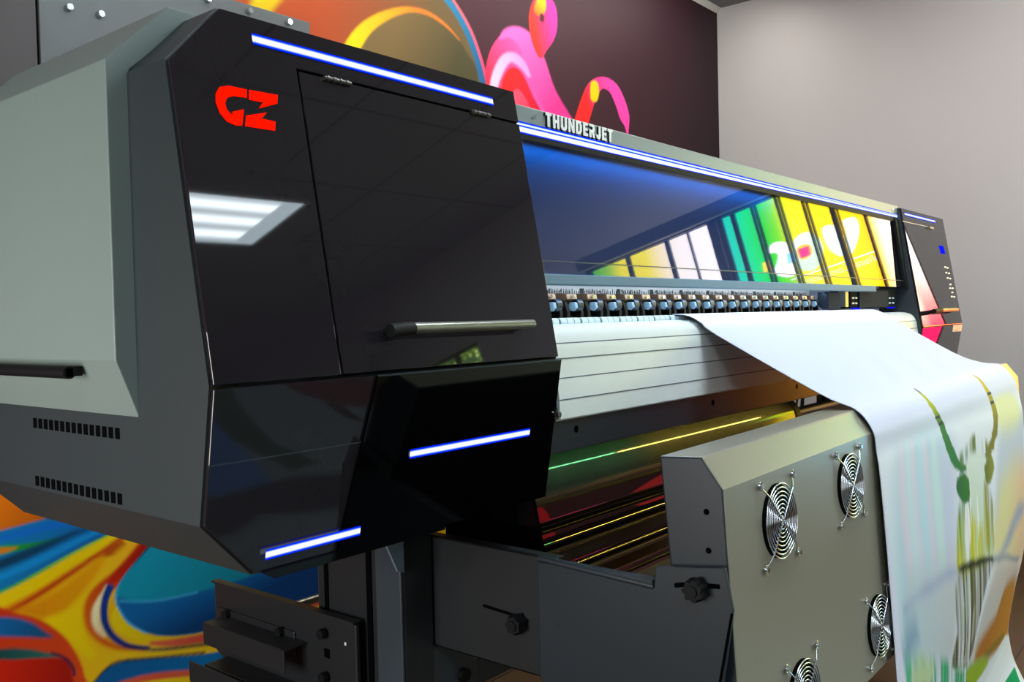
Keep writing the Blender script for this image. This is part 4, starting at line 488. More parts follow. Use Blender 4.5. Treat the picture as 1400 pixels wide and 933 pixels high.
# ceiling lights (the nearest one is mirrored in the glossy front)
M['troffer'] = mat('prismatic_diffuser', 'E8F0F4', .4, emit='D6EAF6', estr=8.0)
M['tube'] = mat('fluorescent_tube_glow', 'FFFFFF', .4, emit='E8F6FF', estr=1.)
nt = M['tube'].node_tree; tc = nt.nodes.new('ShaderNodeTexCoord'); sp = nt.nodes.new('ShaderNodeSeparateXYZ'); nt.links.new(tc.outputs['Object'], sp.inputs[0])
m1 = nt.nodes.new('ShaderNodeMath'); m1.operation = 'MULTIPLY'; m1.inputs[1].default_value = 1/(.115*S); nt.links.new(sp.outputs['Y'], m1.inputs[0])
m2 = nt.nodes.new('ShaderNodeMath'); m2.operation = 'POWER'; m2.inputs[1].default_value = 2; ab = nt.nodes.new('ShaderNodeMath'); ab.operation = 'ABSOLUTE'; nt.links.new(m1.outputs[0], ab.inputs[0]); nt.links.new(ab.outputs[0], m2.inputs[0])
m3 = nt.nodes.new('ShaderNodeMath'); m3.operation = 'MULTIPLY_ADD'; m3.inputs[1].default_value = -2.6; m3.inputs[2].default_value = 0; nt.links.new(m2.outputs[0], m3.inputs[0])
m4 = nt.nodes.new('ShaderNodeMath'); m4.operation = 'EXPONENT'; nt.links.new(m3.outputs[0], m4.inputs[0])
m5 = nt.nodes.new('ShaderNodeMath'); m5.operation = 'MULTIPLY_ADD'; m5.inputs[1].default_value = 20; m5.inputs[2].default_value = 6.5; nt.links.new(m4.outputs[0], m5.inputs[0])
nt.links.new(m5.outputs[0], nt.nodes['Principled BSDF'].inputs['Emission Strength'])
M['lframe'] = mat('white_light_frame', 'D8DCDC', .5)
def troffer(x0, x1, y0, y1, label):
    t = thing('ceiling_light', label, 'ceiling light', ((x0+x1)/2, (y0+y1)/2, CZ-.03), 'fluorescent ceiling lights')
    f = MB()
    for a in ((x0, x1, y0, y0+.03), (x0, x1, y1-.03, y1), (x0, x0+.03, y0+.03, y1-.03), (x1-.03, x1, y0+.03, y1-.03)): f.box(*a, CZ-.03, CZ-.001)
    f.build('frame', M['lframe'], t)
    MB().box(x0+.03, x1-.03, y0+.03, y1-.03, CZ-.018, CZ-.004).build('diffuser', M['troffer'], t)
    h = (y1-y0)/3.4
    for k in (-1, 0, 1):
        yc = (y0+y1)/2+k*h*.95
        MB().box(x0+.04, x1-.20, yc-.108, yc+.108, CZ-.0195, CZ-.0185).build('tube_glow', M['tube'], t)
troffer(2.55, 4.18, -3.07, -2.29, 'ceiling light mirrored in the glossy black front of the printer')
troffer(-1.9, -.3, -1.4, -.62, 'ceiling light over the open floor behind the camera')
troffer(2.0, 3.6, .1, .8, 'ceiling light above the printer')
troffer(-2.6, -1.0, -5.4, -4.62, 'ceiling light near the far front corner')

# grey sheet panels screwed to the back wall behind the left end of the printer
def wall_panel(x0, x1, z0, z1, m, label, screws):
    t = thing('wall_panel', label, 'wall panel', ((x0+x1)/2, 3.05, z0), 'sheet panels on the back wall')
    MB().box(x0, x1, 3.035, 3.05, z0, z1).build('sheet', m, t, bevel=.0012)
    for x, z in screws:
        MB().cyl((x, 3.034, z), (x, 3.02, z), .013, .011, 14).build('screw_cap', M['chrome'], t, smooth=40)
wall_panel(1.322, 2.42, 1.25, 2.435, M['cloudgrey'], 'mid grey metal sheet with chrome screw caps behind the printer\'s left end', ((1.418, 2.247), (1.524, 2.25), (1.94, 2.408), (2.122, 2.409), (2.31, 2.41)))
wall_panel(.25, 1.312, 1.25, 2.435, M['charcoal'], 'darker charcoal metal sheet at the far left, beside the grey one', ())

# ================================================================== THE PRINTER
prn = thing('large_format_printer', 'large wide-format printer with black glossy end cabinets and blue light strips', 'printer', (3.0, 1.6, FZ))
TU, TL_ = .1822, .1736          # upper front leans back, lower front tucks under the bend at z=1.086
def FY(z): return 1.2+(z-1.086)*TU if z >= 1.086 else 1.2+(1.086-z)*TL_
def FN(z): return Vector((0, -.984, .18)) if z >= 1.086 else Vector((0, -.985, -.171))
def fp(x, z, d, up=None):
    up = (z >= 1.086) if up is None else up
    y = 1.2+(z-1.086)*TU if up else 1.2+(1.086-z)*TL_
    n = Vector((0, -.984, .18)) if up else Vector((0, -.985, -.171))
    return Vector((x, y, z))+n*d
def slab(xz, d0, d1, up): return MB().loft([fp(x, z, d0, up) for x, z in xz], [fp(x, z, d1, up) for x, z in xz])
def fstrip(name, x0, x1, z, h, up, d, m, parent): return strip(name, [fp(x0, z-h/2, d, up), fp(x1, z-h/2, d, up), fp(x1, z+h/2, d, up), fp(x0, z+h/2, d, up)], m, parent)
def cabinet_body(xz, yback):
    """outline in x,z with the two bend points included; front follows the folded front"""
    return MB().loft([(x, FY(z)+.0045, z) for x, z in xz], [(x, yback, z) for x, z in xz])

# ---- left end cabinet
xl, xr, zb = .751, 1.625, 1.086
out = [(.856, 1.702), (xr, 1.702), (xr, zb), (xr, .77), (.85, .77), (xl, .870), (xl, zb), (xl, 1.594)]
cab = cabinet_body(out, 2.12).build('end_cabinet', M['body'], prn)
cab['label'] = 'left end cabinet with red letters and pale side cover'
e_ = .004
slab([(.858, 1.70), (xr, 1.70), (xr, 1.627), (1.0, 1.627), (1.0, zb+.002), (xl+.004, zb+.002), (xl+.004, 1.592)], -.004, .004, True).build('front_panel', M['gloss'], cab, bevel=.001)
slab([(1.004, 1.622), (xr, 1.622), (xr, zb+.003), (1.004, zb+.003)], -.004, .0045, True).build('door', M['gloss'], cab, bevel=.001)
slab([(.998, 1.628), (xr-.001, 1.628), (xr-.001, zb), (.998, zb)], -.0045, -.002, True).build('door_gap', M['seam'], cab)
slab([(xl+.004, 1.083), (1.10, 1.083), (1.06, .772), (.853, .772), (xl+.004, .870)], -.004, .004, False).build('lower_panel', M['gloss'], cab, bevel=.001)
slab([(xl+.006, .9665), (1.07, .9665), (1.07, .9645), (xl+.006, .9645)], .0041, .0044, False).build('panel_seam', M['steel2'], cab)
slab([(1.079, 1.083), (xr+.004, 1.083), (xr+.004, .768), (1.02, .768), (1.028, .816)], .004, .0095, False).build('flap', M['gloss2'], cab)
slab([(1.079, 1.0845), (xr+.004, 1.0845), (xr+.004, 1.082), (1.079, 1.082)], .006, .0100, False).build('flap_edge', M['steel2'], cab)
slab([(.86, .7745), (1.30, .7745), (1.30, .757), (.89, .757)], -.01, .0085, False).build('bottom_lip', M['gloss2'], cab, bevel=.001)
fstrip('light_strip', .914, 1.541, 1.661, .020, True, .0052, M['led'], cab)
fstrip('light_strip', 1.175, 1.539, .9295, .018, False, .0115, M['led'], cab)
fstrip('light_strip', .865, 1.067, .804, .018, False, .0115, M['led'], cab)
for x, z in ((1.087, 1.620), (1.486, 1.624)):
    h = MB(); a = fp(x-.030, z, .008); b_ = fp(x+.032, z, .008); h.cyl(a, b_, .0042, n=14)
    for k in range(4):
        q = -.022+k*.0147; h.cyl(fp(x+q-.003, z, .008), fp(x+q+.003, z, .008), .0054, n=14)
    h.build('hinge', M['hinge'], cab, smooth=40)
# handle
hb = MB()
hb.cyl(fp(1.152, 1.158, .035), fp(1.510, 1.158, .035), .0105, n=20)
hd = hb.build('door_handle', M['satin'], cab, smooth=40)
for x in (1.12, 1.49):
    hh = MB().cyl(fp(x, 1.158, .004), fp(x, 1.158, .035), .008, n=12)
    if x < 1.2: hh.cyl(fp(1.098, 1.155, .035), fp(1.154, 1.158, .035), .0125, n=16)
    hh.build('handle_bracket', M['black'], cab, smooth=40)
# red letters
LG = [(.8259,1.5351),(.8280,1.5500),(.8365,1.5620),(.8531,1.5674),(.8878,1.5674),(.8860,1.5532),(.8602,1.5516),(.848,1.5464),(.8425,1.5370),(.8435,1.5265),(.8500,1.5195),(.8583,1.5196),(.8529,1.5234),(.8769,1.5318),(.8690,1.5033),(.8564,1.5023),(.8419,1.5061),(.8310,1.5180)]
L1 = [(.893,1.5676),(.9497,1.5691),(.9465,1.5536),(.9080,1.5390),(.9180,1.5509),(.8905,1.5509)]
L2 = [(.8800,1.5218),(.9221,1.5338),(.9090,1.5213),(.9370,1.5205),(.9335,1.5045),(.8755,1.5036)]
b = MB()
for l in (LG, L1, L2):
    b.loft([fp(x, z, .0042) for x, z in l], [fp(x, z, .0056) for x, z in l])
b.build('red_lettering', M['red'], cab)['label'] = 'glowing red angular letters'
# pale side cover wrapping the outer side and top
def cover_sec(y, top=1.721, dz=0):
    return [(xl-.0, y, 1.029), (.715, y, 1.125), (.715, y, 1.610), (.829, y, top), (1.60, y, top), (1.60, y, top-.03), (.86, y, top-.03), (xl+.004, y, 1.60), (xl+.004, y, 1.029)]
A = cover_sec(1.414); Bq = cover_sec(2.02); 
b = MB(); b.loft(A, Bq, caps=True)
cvr = b.build('side_cover', M['cover'], cab, bevel=.003); cvr['label'] = 'pale grey side cover'
MB().loft([(xl+.006, 2.02, 1.029), (.715, 2.02, 1.125), (.715, 2.02, 1.610), (.829, 2.02, 1.721), (1.6, 2.02, 1.721), (1.6, 2.02, 1.1)],
          [(xl+.03, 2.13, 1.06), (.735, 2.13, 1.14), (.735, 2.13, 1.56), (.85, 2.13, 1.668), (1.58, 2.13, 1.668), (1.58, 2.13, 1.13)]).build('rear_cover', M['cover'], cab)
hb = MB().box(.688, .700, 1.53, 1.95, 1.098, 1.112)
hb.cyl((.694, 1.53, 1.105), (.694, 1.95, 1.105), .011, n=16)
h2 = hb.build('cover_handle', M['black'], cab, smooth=50)
for y in (1.545, 1.92): MB().box(.688, .718, y-.01, y+.01, 1.098, 1.114).build('handle_bracket', M['black'], cab)
# louvre slots in the side
for zc, n in ((.9985, 15), (.8865, 15)):
    b = MB()
    for k in range(n):
        y = 1.486+k*(1.806-1.486)/(n-1)
        b.box(xl-.0012, xl+.002, y-.0072, y+.0072, zc-.0095, zc+.0095)
    b.build('vent_slots', M['seam'], cab)

# ---- right end cabinet
XA, XB = 4.572, 5.342
out = [(XA+.03, 1.668), (XB+.035, 1.668), (XB, zb), (XB, .77), (XA, .77), (XA, zb), (XA+.02, 1.55)]
out = [(4.605, 1.668), (5.385, 1.668), (5.335, zb), (5.335, .77), (4.565, .77), (4.565, zb)]
cab2 = cabinet_body(out, 2.12).build('end_cabinet', M['body'], prn); cab2['label'] = 'right end cabinet with display and buttons'
slab([(4.607, 1.667), (5.384, 1.667), (5.334, zb+.002), (4.567, zb+.002)], -.004, .004, True).build('front_panel', M['gloss'], cab2, bevel=.001)
slab([(4.567, 1.083), (5.334, 1.083), (5.334, .772), (4.567, .772)], -.004, .004, False).build('lower_panel', M['gloss'], cab2, bevel=.001)
slab([(4.575, zb+.0035), (5.334, zb+.0035), (5.334, zb-.0005), (4.575, zb-.0005)], .004, .005, True).build('panel_edge', M['gold'], cab2)
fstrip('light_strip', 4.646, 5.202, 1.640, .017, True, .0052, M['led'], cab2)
slab([(4.588, 1.6015), (5.10, 1.6035), (5.10, 1.6005), (4.588, 1.5985)], .004, .0045, True).build('door_seam', M['satin'], cab2)
MB().cyl(fp(5.03, 1.595, .009), fp(5.10, 1.596, .009), .008, n=12).build('hinge', M['satin'], cab2, smooth=40)
slab([(5.176, 1.509), (5.268, 1.509), (5.276, 1.466), (5.188, 1.466)], .004, .0052, True).build('display', M['blue'], cab2)['label'] = 'lit blue display'
for x, z in ((5.215, 1.393), (5.262, 1.390), (5.215, 1.363), (5.268, 1.360), (5.220, 1.334), (5.272, 1.332), (5.250, 1.300), (5.228, 1.279), (5.280, 1.279), (5.255, 1.256), (5.225, 1.234), (5.275, 1.232)):
    w = .018; h = .0035
    slab([(x-w, z-h), (x+w*.2, z-h), (x+w, z-h*.2), (x+w, z+h), (x-w*.3, z+h), (x-w, z+h*.3)], .004, .0052, True).build('button', M['dot'], cab2)
hd = MB().cyl(fp(4.823, 1.158, .035), fp(5.141, 1.158, .035), .0105, n=18).build('door_handle', M['gold'], cab2, smooth=40)
for x in (4.70, 5.12):
    hh = MB().cyl(fp(x, 1.156, .004), fp(x, 1.156, .035), .008, n=12)
    if x < 5: hh.cyl(fp(4.69, 1.154, .035), fp(4.825, 1.158, .035), .0115, n=16)
    hh.build('handle_bracket', M['black'], cab2, smooth=40)
stk = slab([(5.135, 1.084), (5.330, 1.082), (5.333, 1.046), (5.140, 1.049)], .0042, .0052, False).build('sticker', M['sticker'], cab2)
for x0, x1, z0, z1, mm in ((5.168, 5.205, 1.067, 1.078, 'stk1'), (5.170, 5.192, 1.054, 1.064, 'stk1'), (5.196, 5.207, 1.054, 1.060, 'stk1')):
    pass
text('sticker_lettering', 'HA', .026, M['stk1'], cab2, fp(5.160, 1.056, .0056, False), (1, 0, 0), (0, .171, .985), extrude=.0002, bold=.0008)
text('sticker_lettering', 'LOC', .026, M['stk2'], cab2, fp(5.205, 1.056, .0056, False), (1, 0, 0), (0, .171, .985), extrude=.0002, bold=.0012)

# ---- gantry beam between the cabinets
x0, x1 = xr-.02, XA+.05
beam = MB().xprism([(1.32, 1.634), (1.32, 1.678), (1.335, 1.684), (1.95, 1.70), (1.95, 1.62), (1.345, 1.62)], x0, x1).build('gantry_beam', M['beam'], prn, bevel=.0015)
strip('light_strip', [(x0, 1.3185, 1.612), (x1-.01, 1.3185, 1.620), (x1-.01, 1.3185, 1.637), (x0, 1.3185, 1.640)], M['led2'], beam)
MB().box(x0, x1, 1.3195, 1.345, 1.600, 1.634).build('light_channel', M['black'], beam)
GL = {'T': (.62, [[(0, 1), (.62, 1), (.62, .78), (0, .78)], [(.19, .78), (.43, .78), (.43, 0), (.19, 0)]]),
      'H': (.68, [[(0, 0), (.24, 0), (.24, 1), (0, 1)], [(.44, 0), (.68, 0), (.68, 1), (.44, 1)], [(.24, .4), (.44, .4), (.44, .62), (.24, .62)]]),
      'U': (.66, [[(0, 1), (.24, 1), (.24, .3), (.27, .22), (.39, .22), (.42, .3), (.42, 1), (.66, 1), (.66, .22), (.58, .06), (.45, 0), (.21, 0), (.08, .06), (0, .22)]]),
      'N': (.70, [[(0, 0), (.23, 0), (.23, .60), (.47, 0), (.70, 0), (.70, 1), (.47, 1), (.47, .42), (.23, 1), (0, 1)]]),
      'D': (.67, [[(0, 0), (.36, 0), (.36, .2), (.24, .2), (.24, 1), (0, 1)], [(.24, 1), (.38, 1), (.55, .93), (.67, .72), (.67, .28), (.55, .07), (.36, 0), (.36, .2), (.42, .3), (.42, .7), (.35, .8), (.24, .8)]]),
      'E': (.56, [[(0, 0), (.56, 0), (.56, .21), (.24, .21), (.24, .41), (.52, .41), (.52, .6), (.24, .6), (.24, .79), (.56, .79), (.56, 1), (0, 1)]]),
      'R': (.67, [[(0, 0), (.24, 0), (.24, .38), (.31, .38), (.44, 0), (.69, 0), (.52, .42), (.62, .52), (.65, .7), (.62, .88), (.52, .97), (.40, 1), (0, 1), (0, .81), (.34, .81), (.41, .76), (.41, .62), (.34, .57), (0, .57)]]),
      'J': (.54, [[(.30, 1), (.54, 1), (.54, .28), (.48, .08), (.36, 0), (.18, 0), (.06, .08), (0, .3), (.22, .34), (.24, .24), (.28, .24), (.30, .32)]])}
cx_ = 1.757; hgt = .0345
wtot = sum(GL[c][0]+.17 for c in 'THUNDERJET')-.17; ksx = (2.055-1.757)/wtot
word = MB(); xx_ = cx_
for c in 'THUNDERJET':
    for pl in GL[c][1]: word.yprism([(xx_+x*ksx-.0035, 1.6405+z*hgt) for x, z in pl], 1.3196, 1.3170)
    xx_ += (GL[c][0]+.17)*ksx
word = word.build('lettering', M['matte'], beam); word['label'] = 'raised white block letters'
for c in 'THUNDERJET':
    wd, polys = GL[c]; b = MB()
    for pl in polys: b.yprism([(cx_+x*ksx, 1.6425+z*hgt) for x, z in pl], 1.3193, 1.3155)
    b.build('letter', M['lettering'], word); cx_ += (wd+.17)*ksx
for x in (1.712, 4.53): MB().cyl((x, 1.3195, 1.658), (x, 1.316, 1.658), .005, n=12).build('screw', M['chrome'], beam, smooth=40)
# front glass: upper pane and a lower strip, both leaning 8 degrees
def gp(x, z, d=0): return (x, 1.325-(1.625-z)*math.tan(math.radians(8))-d, z)
g0, g1 = 1.61, 4.545
gl = MB().loft([gp(g0, 1.604), gp(g1, 1.604), gp(g1, 1.312), gp(g0, 1.312)], [gp(g0, 1.604, -.006), gp(g1, 1.604, -.006), gp(g1, 1.312, -.006), gp(g0, 1.312, -.006)]).build('front_glass', M['glass'], prn)
gl['label'] = 'long tilted dark blue glass window'
MB().loft([gp(g0, 1.3105), gp(g1, 1.3105), gp(g1, 1.280), gp(g0, 1.280)], [gp(g0, 1.3105, -.006), gp(g1, 1.3105, -.006), gp(g1, 1.280, -.006), gp(g0, 1.280, -.006)]).build('glass_lower_strip', M['glass'], gl)
MB().loft([gp(g0, 1.313, .0008), gp(g1, 1.313, .0008), gp(g1, 1.3105, .0008), gp(g0, 1.3105, .0008)], [gp(g0, 1.313, 0), gp(g1, 1.313, 0), gp(g1, 1.3105, 0), gp(g0, 1.3105, 0)]).build('glass_seam', M['steel2'], gl)
MB().loft([gp(g1-.0, 1.61, .012), gp(g1+.055, 1.61, .012), gp(g1+.055, 1.278, .012), gp(g1-.0, 1.278, .012)], [gp(g1-.0, 1.61, -.03), gp(g1+.055, 1.61, -.03), gp(g1+.055, 1.278, -.03), gp(g1-.0, 1.278, -.03)]).build('glass_end_frame', M['black'], prn)
MB().xprism([(1.268, 1.279), (1.266, 1.256), (1.29, 1.254), (1.30, 1.285)], g0, 4.10).build('front_rail', M['rail'], prn, bevel=.001)
# interior of the print zone
MB().box(g0, XA, 1.40, 1.95, 1.0, 1.62).build('interior_shell', M['shell'], prn)
rule = MB().box(1.70, 3.62, 1.385, 1.40, 1.212, 1.262).build('rule_plate', M['rule'], prn)
b = MB()
for k in range(180): 
    x = 1.80+k*.0098; b.box(x, x+.0012, 1.3835, 1.385, 1.238, 1.247 if k % 5 else 1.252)
b.build('ruler_ticks', M['ink'], rule)
s = ''
digits = ''.join('987654321'[k % 9]+' ' if k % 9 else ' 987654321'[1]+' ' for k in range(9))
tx = 1.80
for k in range(10):
    MB().box(tx+k*.183, tx+k*.183+.018, 1.3832, 1.385, 1.238, 1.253).build('ruler_mark', M['ink'], rule)
    text('ruler_numerals', '9 8 7 6 5 4 3 2 1', .0165, M['ink'], rule, (tx+.026+k*.183, 1.3832, 1.2395), (1, 0, 0), (0, 0, 1), extrude=.0002)
# pinch rollers, one every 92 mm along the platform
pr = MB().xprism([(1.345, 1.238), (1.325, 1.236), (1.322, 1.222), (1.335, 1.218), (1.36, 1.196), (1.372, 1.180), (1.385, 1.180), (1.385, 1.238)], 1.748, 1.792).build('pinch_roller', M['bracket'], prn, bevel=.001)
MB().cyl((1.785, 1.330, 1.207), (1.808, 1.330, 1.207), .0165, n=20).build('wheel', M['wheel'], pr, smooth=40)
MB().xprism([(1.335, 1.215), (1.317, 1.214), (1.314, 1.200), (1.325, 1.192), (1.34, 1.196)], 1.772, 1.784).build('lever', M['lever'], pr, bevel=.001)
b = MB()
for xx in (1.752, 1.812): b.xprism([(1.345, 1.222), (1.332, 1.218), (1.322, 1.190), (1.322, 1.176), (1.345, 1.174), (1.37, 1.2)], xx-.006, xx+.006)
b.box(1.752, 1.84, 1.375, 1.384, 1.176, 1.214)
b.build('arm', M['black'], pr)
MB().cyl((1.768, 1.3215, 1.229), (1.768, 1.318, 1.229), .0045, n=10).build('screw', M['chrome'], pr)
MB().cyl((1.70, 1.345, 1.207), (1.875, 1.345, 1.207), .003, n=8).build('axle', M['satin'], pr)
for k in range(1, 20): copy_tree(pr, (.0912*k, 0, 0), prn)
b = MB(); b.cyl((1.66, 1.318, 1.164), (3.75, 1.318, 1.164), .0085, n=14, mi=1)
x = 1.70; k = 0
while x < 3.56:
    b.cyl((x, 1.318, 1.164), (x+.0245, 1.318, 1.164), .0115, n=16, mi=0)
    x += .0285 if k % 3 != 2 else .0342; k += 1
b.build('feed_roller', [M['white'], M['inside']], prn, smooth=40)
MB().xprism([(1.285, 1.250), (1.285, 1.182), (1.31, 1.182), (1.33, 1.20), (1.33, 1.250)], 3.56, 3.70).build('roller_end_block', M['matte2'], prn, bevel=.002)
# print carriage parked at the right
car = MB().box(3.86, 4.50, 1.300, 1.39, 1.184, 1.272).build('print_carriage', M['matte'], prn, bevel=.004)
MB().box(3.955, 4.36, 1.292, 1.30, 1.186, 1.262).build('front_cover', M['matte2'], car, bevel=.003)
MB().box(3.80, 3.835, 1.30, 1.33, 1.19, 1.29).build('slide_bracket', M['satin'], car)
for x in (3.89, 3.93, 4.40, 4.45):
    for z in (1.205, 1.228): MB().box(x-.012, x+.012, 1.2975, 1.30, z-.0035, z+.0035).build('connector', M['white'], car)
for x in (3.93, 4.43): MB().box(x-.04, x+.04, 1.296, 1.31, 1.180, 1.1855).build('blue_clip', M['blue'], car)
# platform and curved apron
AP = [(1.40, 1.150), (1.33, 1.160), (1.275, 1.157), (1.243, 1.142), (1.227, 1.112), (1.222, 1.08), (1.218, 1.05), (1.212, 1.0), (1.2085, .945)]
apc = cat(AP, 5)
yz = [tuple(p) for p in apc]+[(1.222, .945)]+[(p[0]+.014, p[1]-.006) for p in apc[::-1]][:-1]
apr = MB().loft([(1.645, y, z) for y, z in yz], [(XA, y, z) for y, z in yz]).build('apron', M['alu'], prn, smooth=35)
apr['label'] = 'curved pale aluminium apron with fine grooves'
for z in (1.117, 1.082, 1.037, .988):
    i = int(np.argmin(abs(apc[:, 1]-z))); y = apc[i, 0]
    MB().box(1.646, XA-.001, y-.0010, y+.004, z-.0014, z+.0014).build('groove', M['alu2'], apr)
MB().xprism([(1.40, 1.14), (1.24, 1.14), (1.226, 1.05), (1.220, .99), (1.215, .945), (1.40, .945)], 1.630, 1.6445).build('apron_end_plate', M['steel'], prn)
MB().cyl((1.634, 1.209, .957), (1.634, 1.203, .957), .007, n=12).build('screw', M['chrome'], prn, smooth=40)
rl = MB().box(1.60, XA, 1.236, 1.40, .862, .944).build('apron_rail', M['steel2'], prn, bevel=.002)
for x in (1.743, 2.452, 3.1): MB().cyl((x, 1.2355, .910), (x, 1.238, .910), .009, n=14).build('bolt_hole', M['seam'], rl)
# inner leaning side plate under the left cabinet
MB().xprism([(1.275, .775), (1.243, .630), (1.548, .630), (1.548, .775)], 1.612, 1.624).build('skirt_plate', M['gloss2'], prn)
# legs
def leg(x0, x1):
    l = MB().box(x0, x1, 1.49, 1.80, FZ+.03, .772).build('leg', M['steel'], prn, bevel=.004)
    b = MB(); b.box(x0-.004, x0+.001, 1.595, 1.612, FZ+.1, .745); b.box(x0-.004, x0+.001, 1.755, 1.768, .3, .755); b.build('groove', M['seam'], l)
    MB().box(x0-.008, x0+.0, 1.49, 1.575, FZ+.03, .72).build('cover_strip', M['steel2'], l, bevel=.002)
    MB().yprism([(x0-.10, .775), (x0-.02, .612), (x0-.001, .605), (x0-.001, .775)], 1.484, 1.49).build('gusset', M['gusset'], l)
    MB().cyl((x0-.002, 1.63, .70), (x0-.016, 1.63, .70), .014, n=6).build('bolt', M['black'], l)
    MB().box(x0-.03, x1+.03, 1.35, 1.95, FZ, FZ+.03).build('foot', M['steel'], l, bevel=.004)
    return l
leg(1.407, 1.503); leg(4.78, 4.876)
MB().box(1.503, 4.78, 1.60, 1.72, .19, .33).build('cross_beam', M['steel2'], prn, bevel=.004)
MB().box(1.503, 1.66, 1.500, 1.60, .15, .40).build('beam_bracket', M['steel2'], prn, bevel=.003)
MB().cyl((1.61, 1.50, .30), (1.61, 1.488, .30), .018, n=8).build('bolt', M['black'], prn)
MB().box(1.668, 4.6, 1.57, 1.595, .283, .322).build('guide_rail', M['railw'], prn, bevel=.003)
MB().box(1.503, 4.78, 1.56, 1.62, .36, .50).build('rear_beam', M['film'], prn, bevel=.006)
for y, z, r in ((1.46, .612, .018), (1.425, .572, .024), (1.40, .505, .018), (1.47, .47, .022)):
    MB().cyl((1.63, y, z), (4.7, y, z), r, n=28).build('guide_tube', M['tube2'], prn, smooth=40)
# rear feed bracket on the left leg
bk_ = MB().xprism([(2.205, .472), (1.617, .466), (1.617, .05), (1.90, .05), (2.10, .23), (2.205, .28)], 1.372, 1.384).build('feed_bracket', M['steel'], prn, bevel=.002)
MB().box(1.366, 1.39, 1.62, 2.21, .468, .474).build('top_flange', M['steel'], bk_)
MB().box(1.366, 1.372, 1.845, 2.185, .345, .405).build('mount_plate', M['steel'], bk_, bevel=.002)
ch = MB().xprism([(1.80, .388), (2.15, .385), (2.15, .330), (1.80, .330)], 1.30, 1.305)
ch.box(1.30, 1.372, 1.80, 2.15, .384, .389); ch.box(1.30, 1.372, 1.80, 2.15, .27, .276)
ch.xprism([(1.78, .278), (2.20, .278), (2.20, .225), (1.78, .225)], 1.285, 1.29)
ch.box(1.285, 1.372, 1.78, 2.2, .222, .228)
ch.build('channel', M['steel'], bk_, bevel=.001)
for y, z in ((2.133, .396), (1.897, .396), (1.728, .427), (1.727, .321)): MB().cyl((1.366, y, z), (1.352, y, z), .013, n=8).build('bolt', M['black'], bk_)
MB().box(1.3705, 1.3725, 1.715, 1.735, .366, .388).build('slot', M['seam'], bk_)
for y, z in ((1.655, .415), (1.655, .30)): MB().box(1.3705, 1.3715, y-.003, y+.003, z-.004, z+.004).build('arrow_mark', M['rule'], bk_)
MB().cyl((1.39, 2.2, .335), (4.7, 2.2, .335), .012, n=16).build('feed_rod', M['satin'], prn, smooth=40)

# ================================================================== film roll under the apron
roll = thing('film_roll', 'dark glossy film roll lying under the printer apron', 'roll', (2.5, 1.42, .69))
MB().cyl((1.64, 1.42, .765), (3.36, 1.42, .765), .076, n=64).build('film', M['film'], roll, smooth=40)
b = MB(); b.cyl((3.36, 1.42, .765), (3.40, 1.42, .765), .080, n=40); b.cyl((3.40, 1.42, .765), (3.425, 1.42, .765), .066, .05, n=40)
b.build('end_cap', M['rubber'], roll, smooth=40)
MB().cyl((1.63, 1.42, .765), (4.55, 1.42, .765), .02, n=20).build('core_bar', M['steel'], roll, smooth=40)

# ================================================================== dryer with cooling fans on its two arms
dry = thing('fan_dryer', 'grey box dryer with round fan guards standing in front of the printer', 'dryer', (2.85, .8, .27))
XD0, XD1 = 1.523, 4.30
TILT = .009
def dz(x): return (x-XD0)*TILT
DP = [(.750, .851), (.793, .909), (.884, .904), (.852, .55), (.835, .262), (.7155, .262)]
b = MB().loft([(XD0, y, z) for y, z in DP], [(XD1, y, z+dz(XD1)) for y, z in DP])
hs = b.build('housing', [M['dryer'], M['dryer_end']], dry, bevel=.003)
for p in hs.data.polygons:
    if abs(p.normal.x) > .9 or p.normal.y > .5: p.material_index = 1
def dface(x, z, d=0):  # point on the fan face
    zz = z-dz(x); y = .7155+(zz-.262)*(.750-.7155)/(.851-.262)
    return Vector((x, y, z))+Vector((0, -.998, .059))*d
def fan(cx, cz):
    R = .0765
    g = MB()
    N = 72
    circ = lambda r, d, n=N: [dface(cx+r*math.cos(2*math.pi*k/n), cz+r*math.sin(2*math.pi*k/n), d) for k in range(n)]
    for k in range(1, 10): g.tube(circ(R*k/9*.985+.0004, .010), .0017, 8, True)
    g.tube(circ(.005, .010, 24), .0022, 8, True)
    q = .0715
    for sx, sz in ((1, 1), (-1, 1)):
        g.tube([dface(cx-sx*q*1.13, cz-sz*q*1.13, .003), dface(cx-sx*q*.95, cz-sz*q*.95, .0085), dface(cx-sx*q*.8, cz-sz*q*.8, .012), dface(cx, cz, .012), dface(cx+sx*q*.8, cz+sz*q*.8, .012), dface(cx+sx*q*.95, cz+sz*q*.95, .0085), dface(cx+sx*q*1.13, cz+sz*q*1.13, .003)], .0019, 8)
    o = g.build('fan_guard', M['chrome'], dry, smooth=60)
    MB().cyl(dface(cx, cz, -.006), dface(cx, cz, .0012), R*.99, n=48).build('fan_opening', M['seam'], o)
    MB().cyl(dface(cx, cz, .0012), dface(cx, cz, .004), R*.42, n=32).build('fan_hub', M['rubber'], o)
    for sx in (-1, 1):
        for sz in (-1, 1):
            x, z = cx+sx*.0825, cz+sz*.0825
            s_ = MB().cyl(dface(x, z, -.002), dface(x, z, .011), .0055, .005, 10)
            s_.tube([dface(x+.0075*math.cos(a), z+.0075*math.sin(a), .006) for a in [2*math.pi*k/14 for k in range(14)]], .0022, 6, True)
            s_.build('screw', M['chrome'], o, smooth=50)
    return o
for cx, cz in ((1.754, .751), (2.178, .755), (2.309, .381), (1.815, .372)): fan(cx, cz)
for y, z in ((.785, .806), (.782, .733)): MB().cyl((XD0-.0005, y, z), (XD0+.004, y, z), .006, n=12).build('bolt_hole', M['seam'], dry)
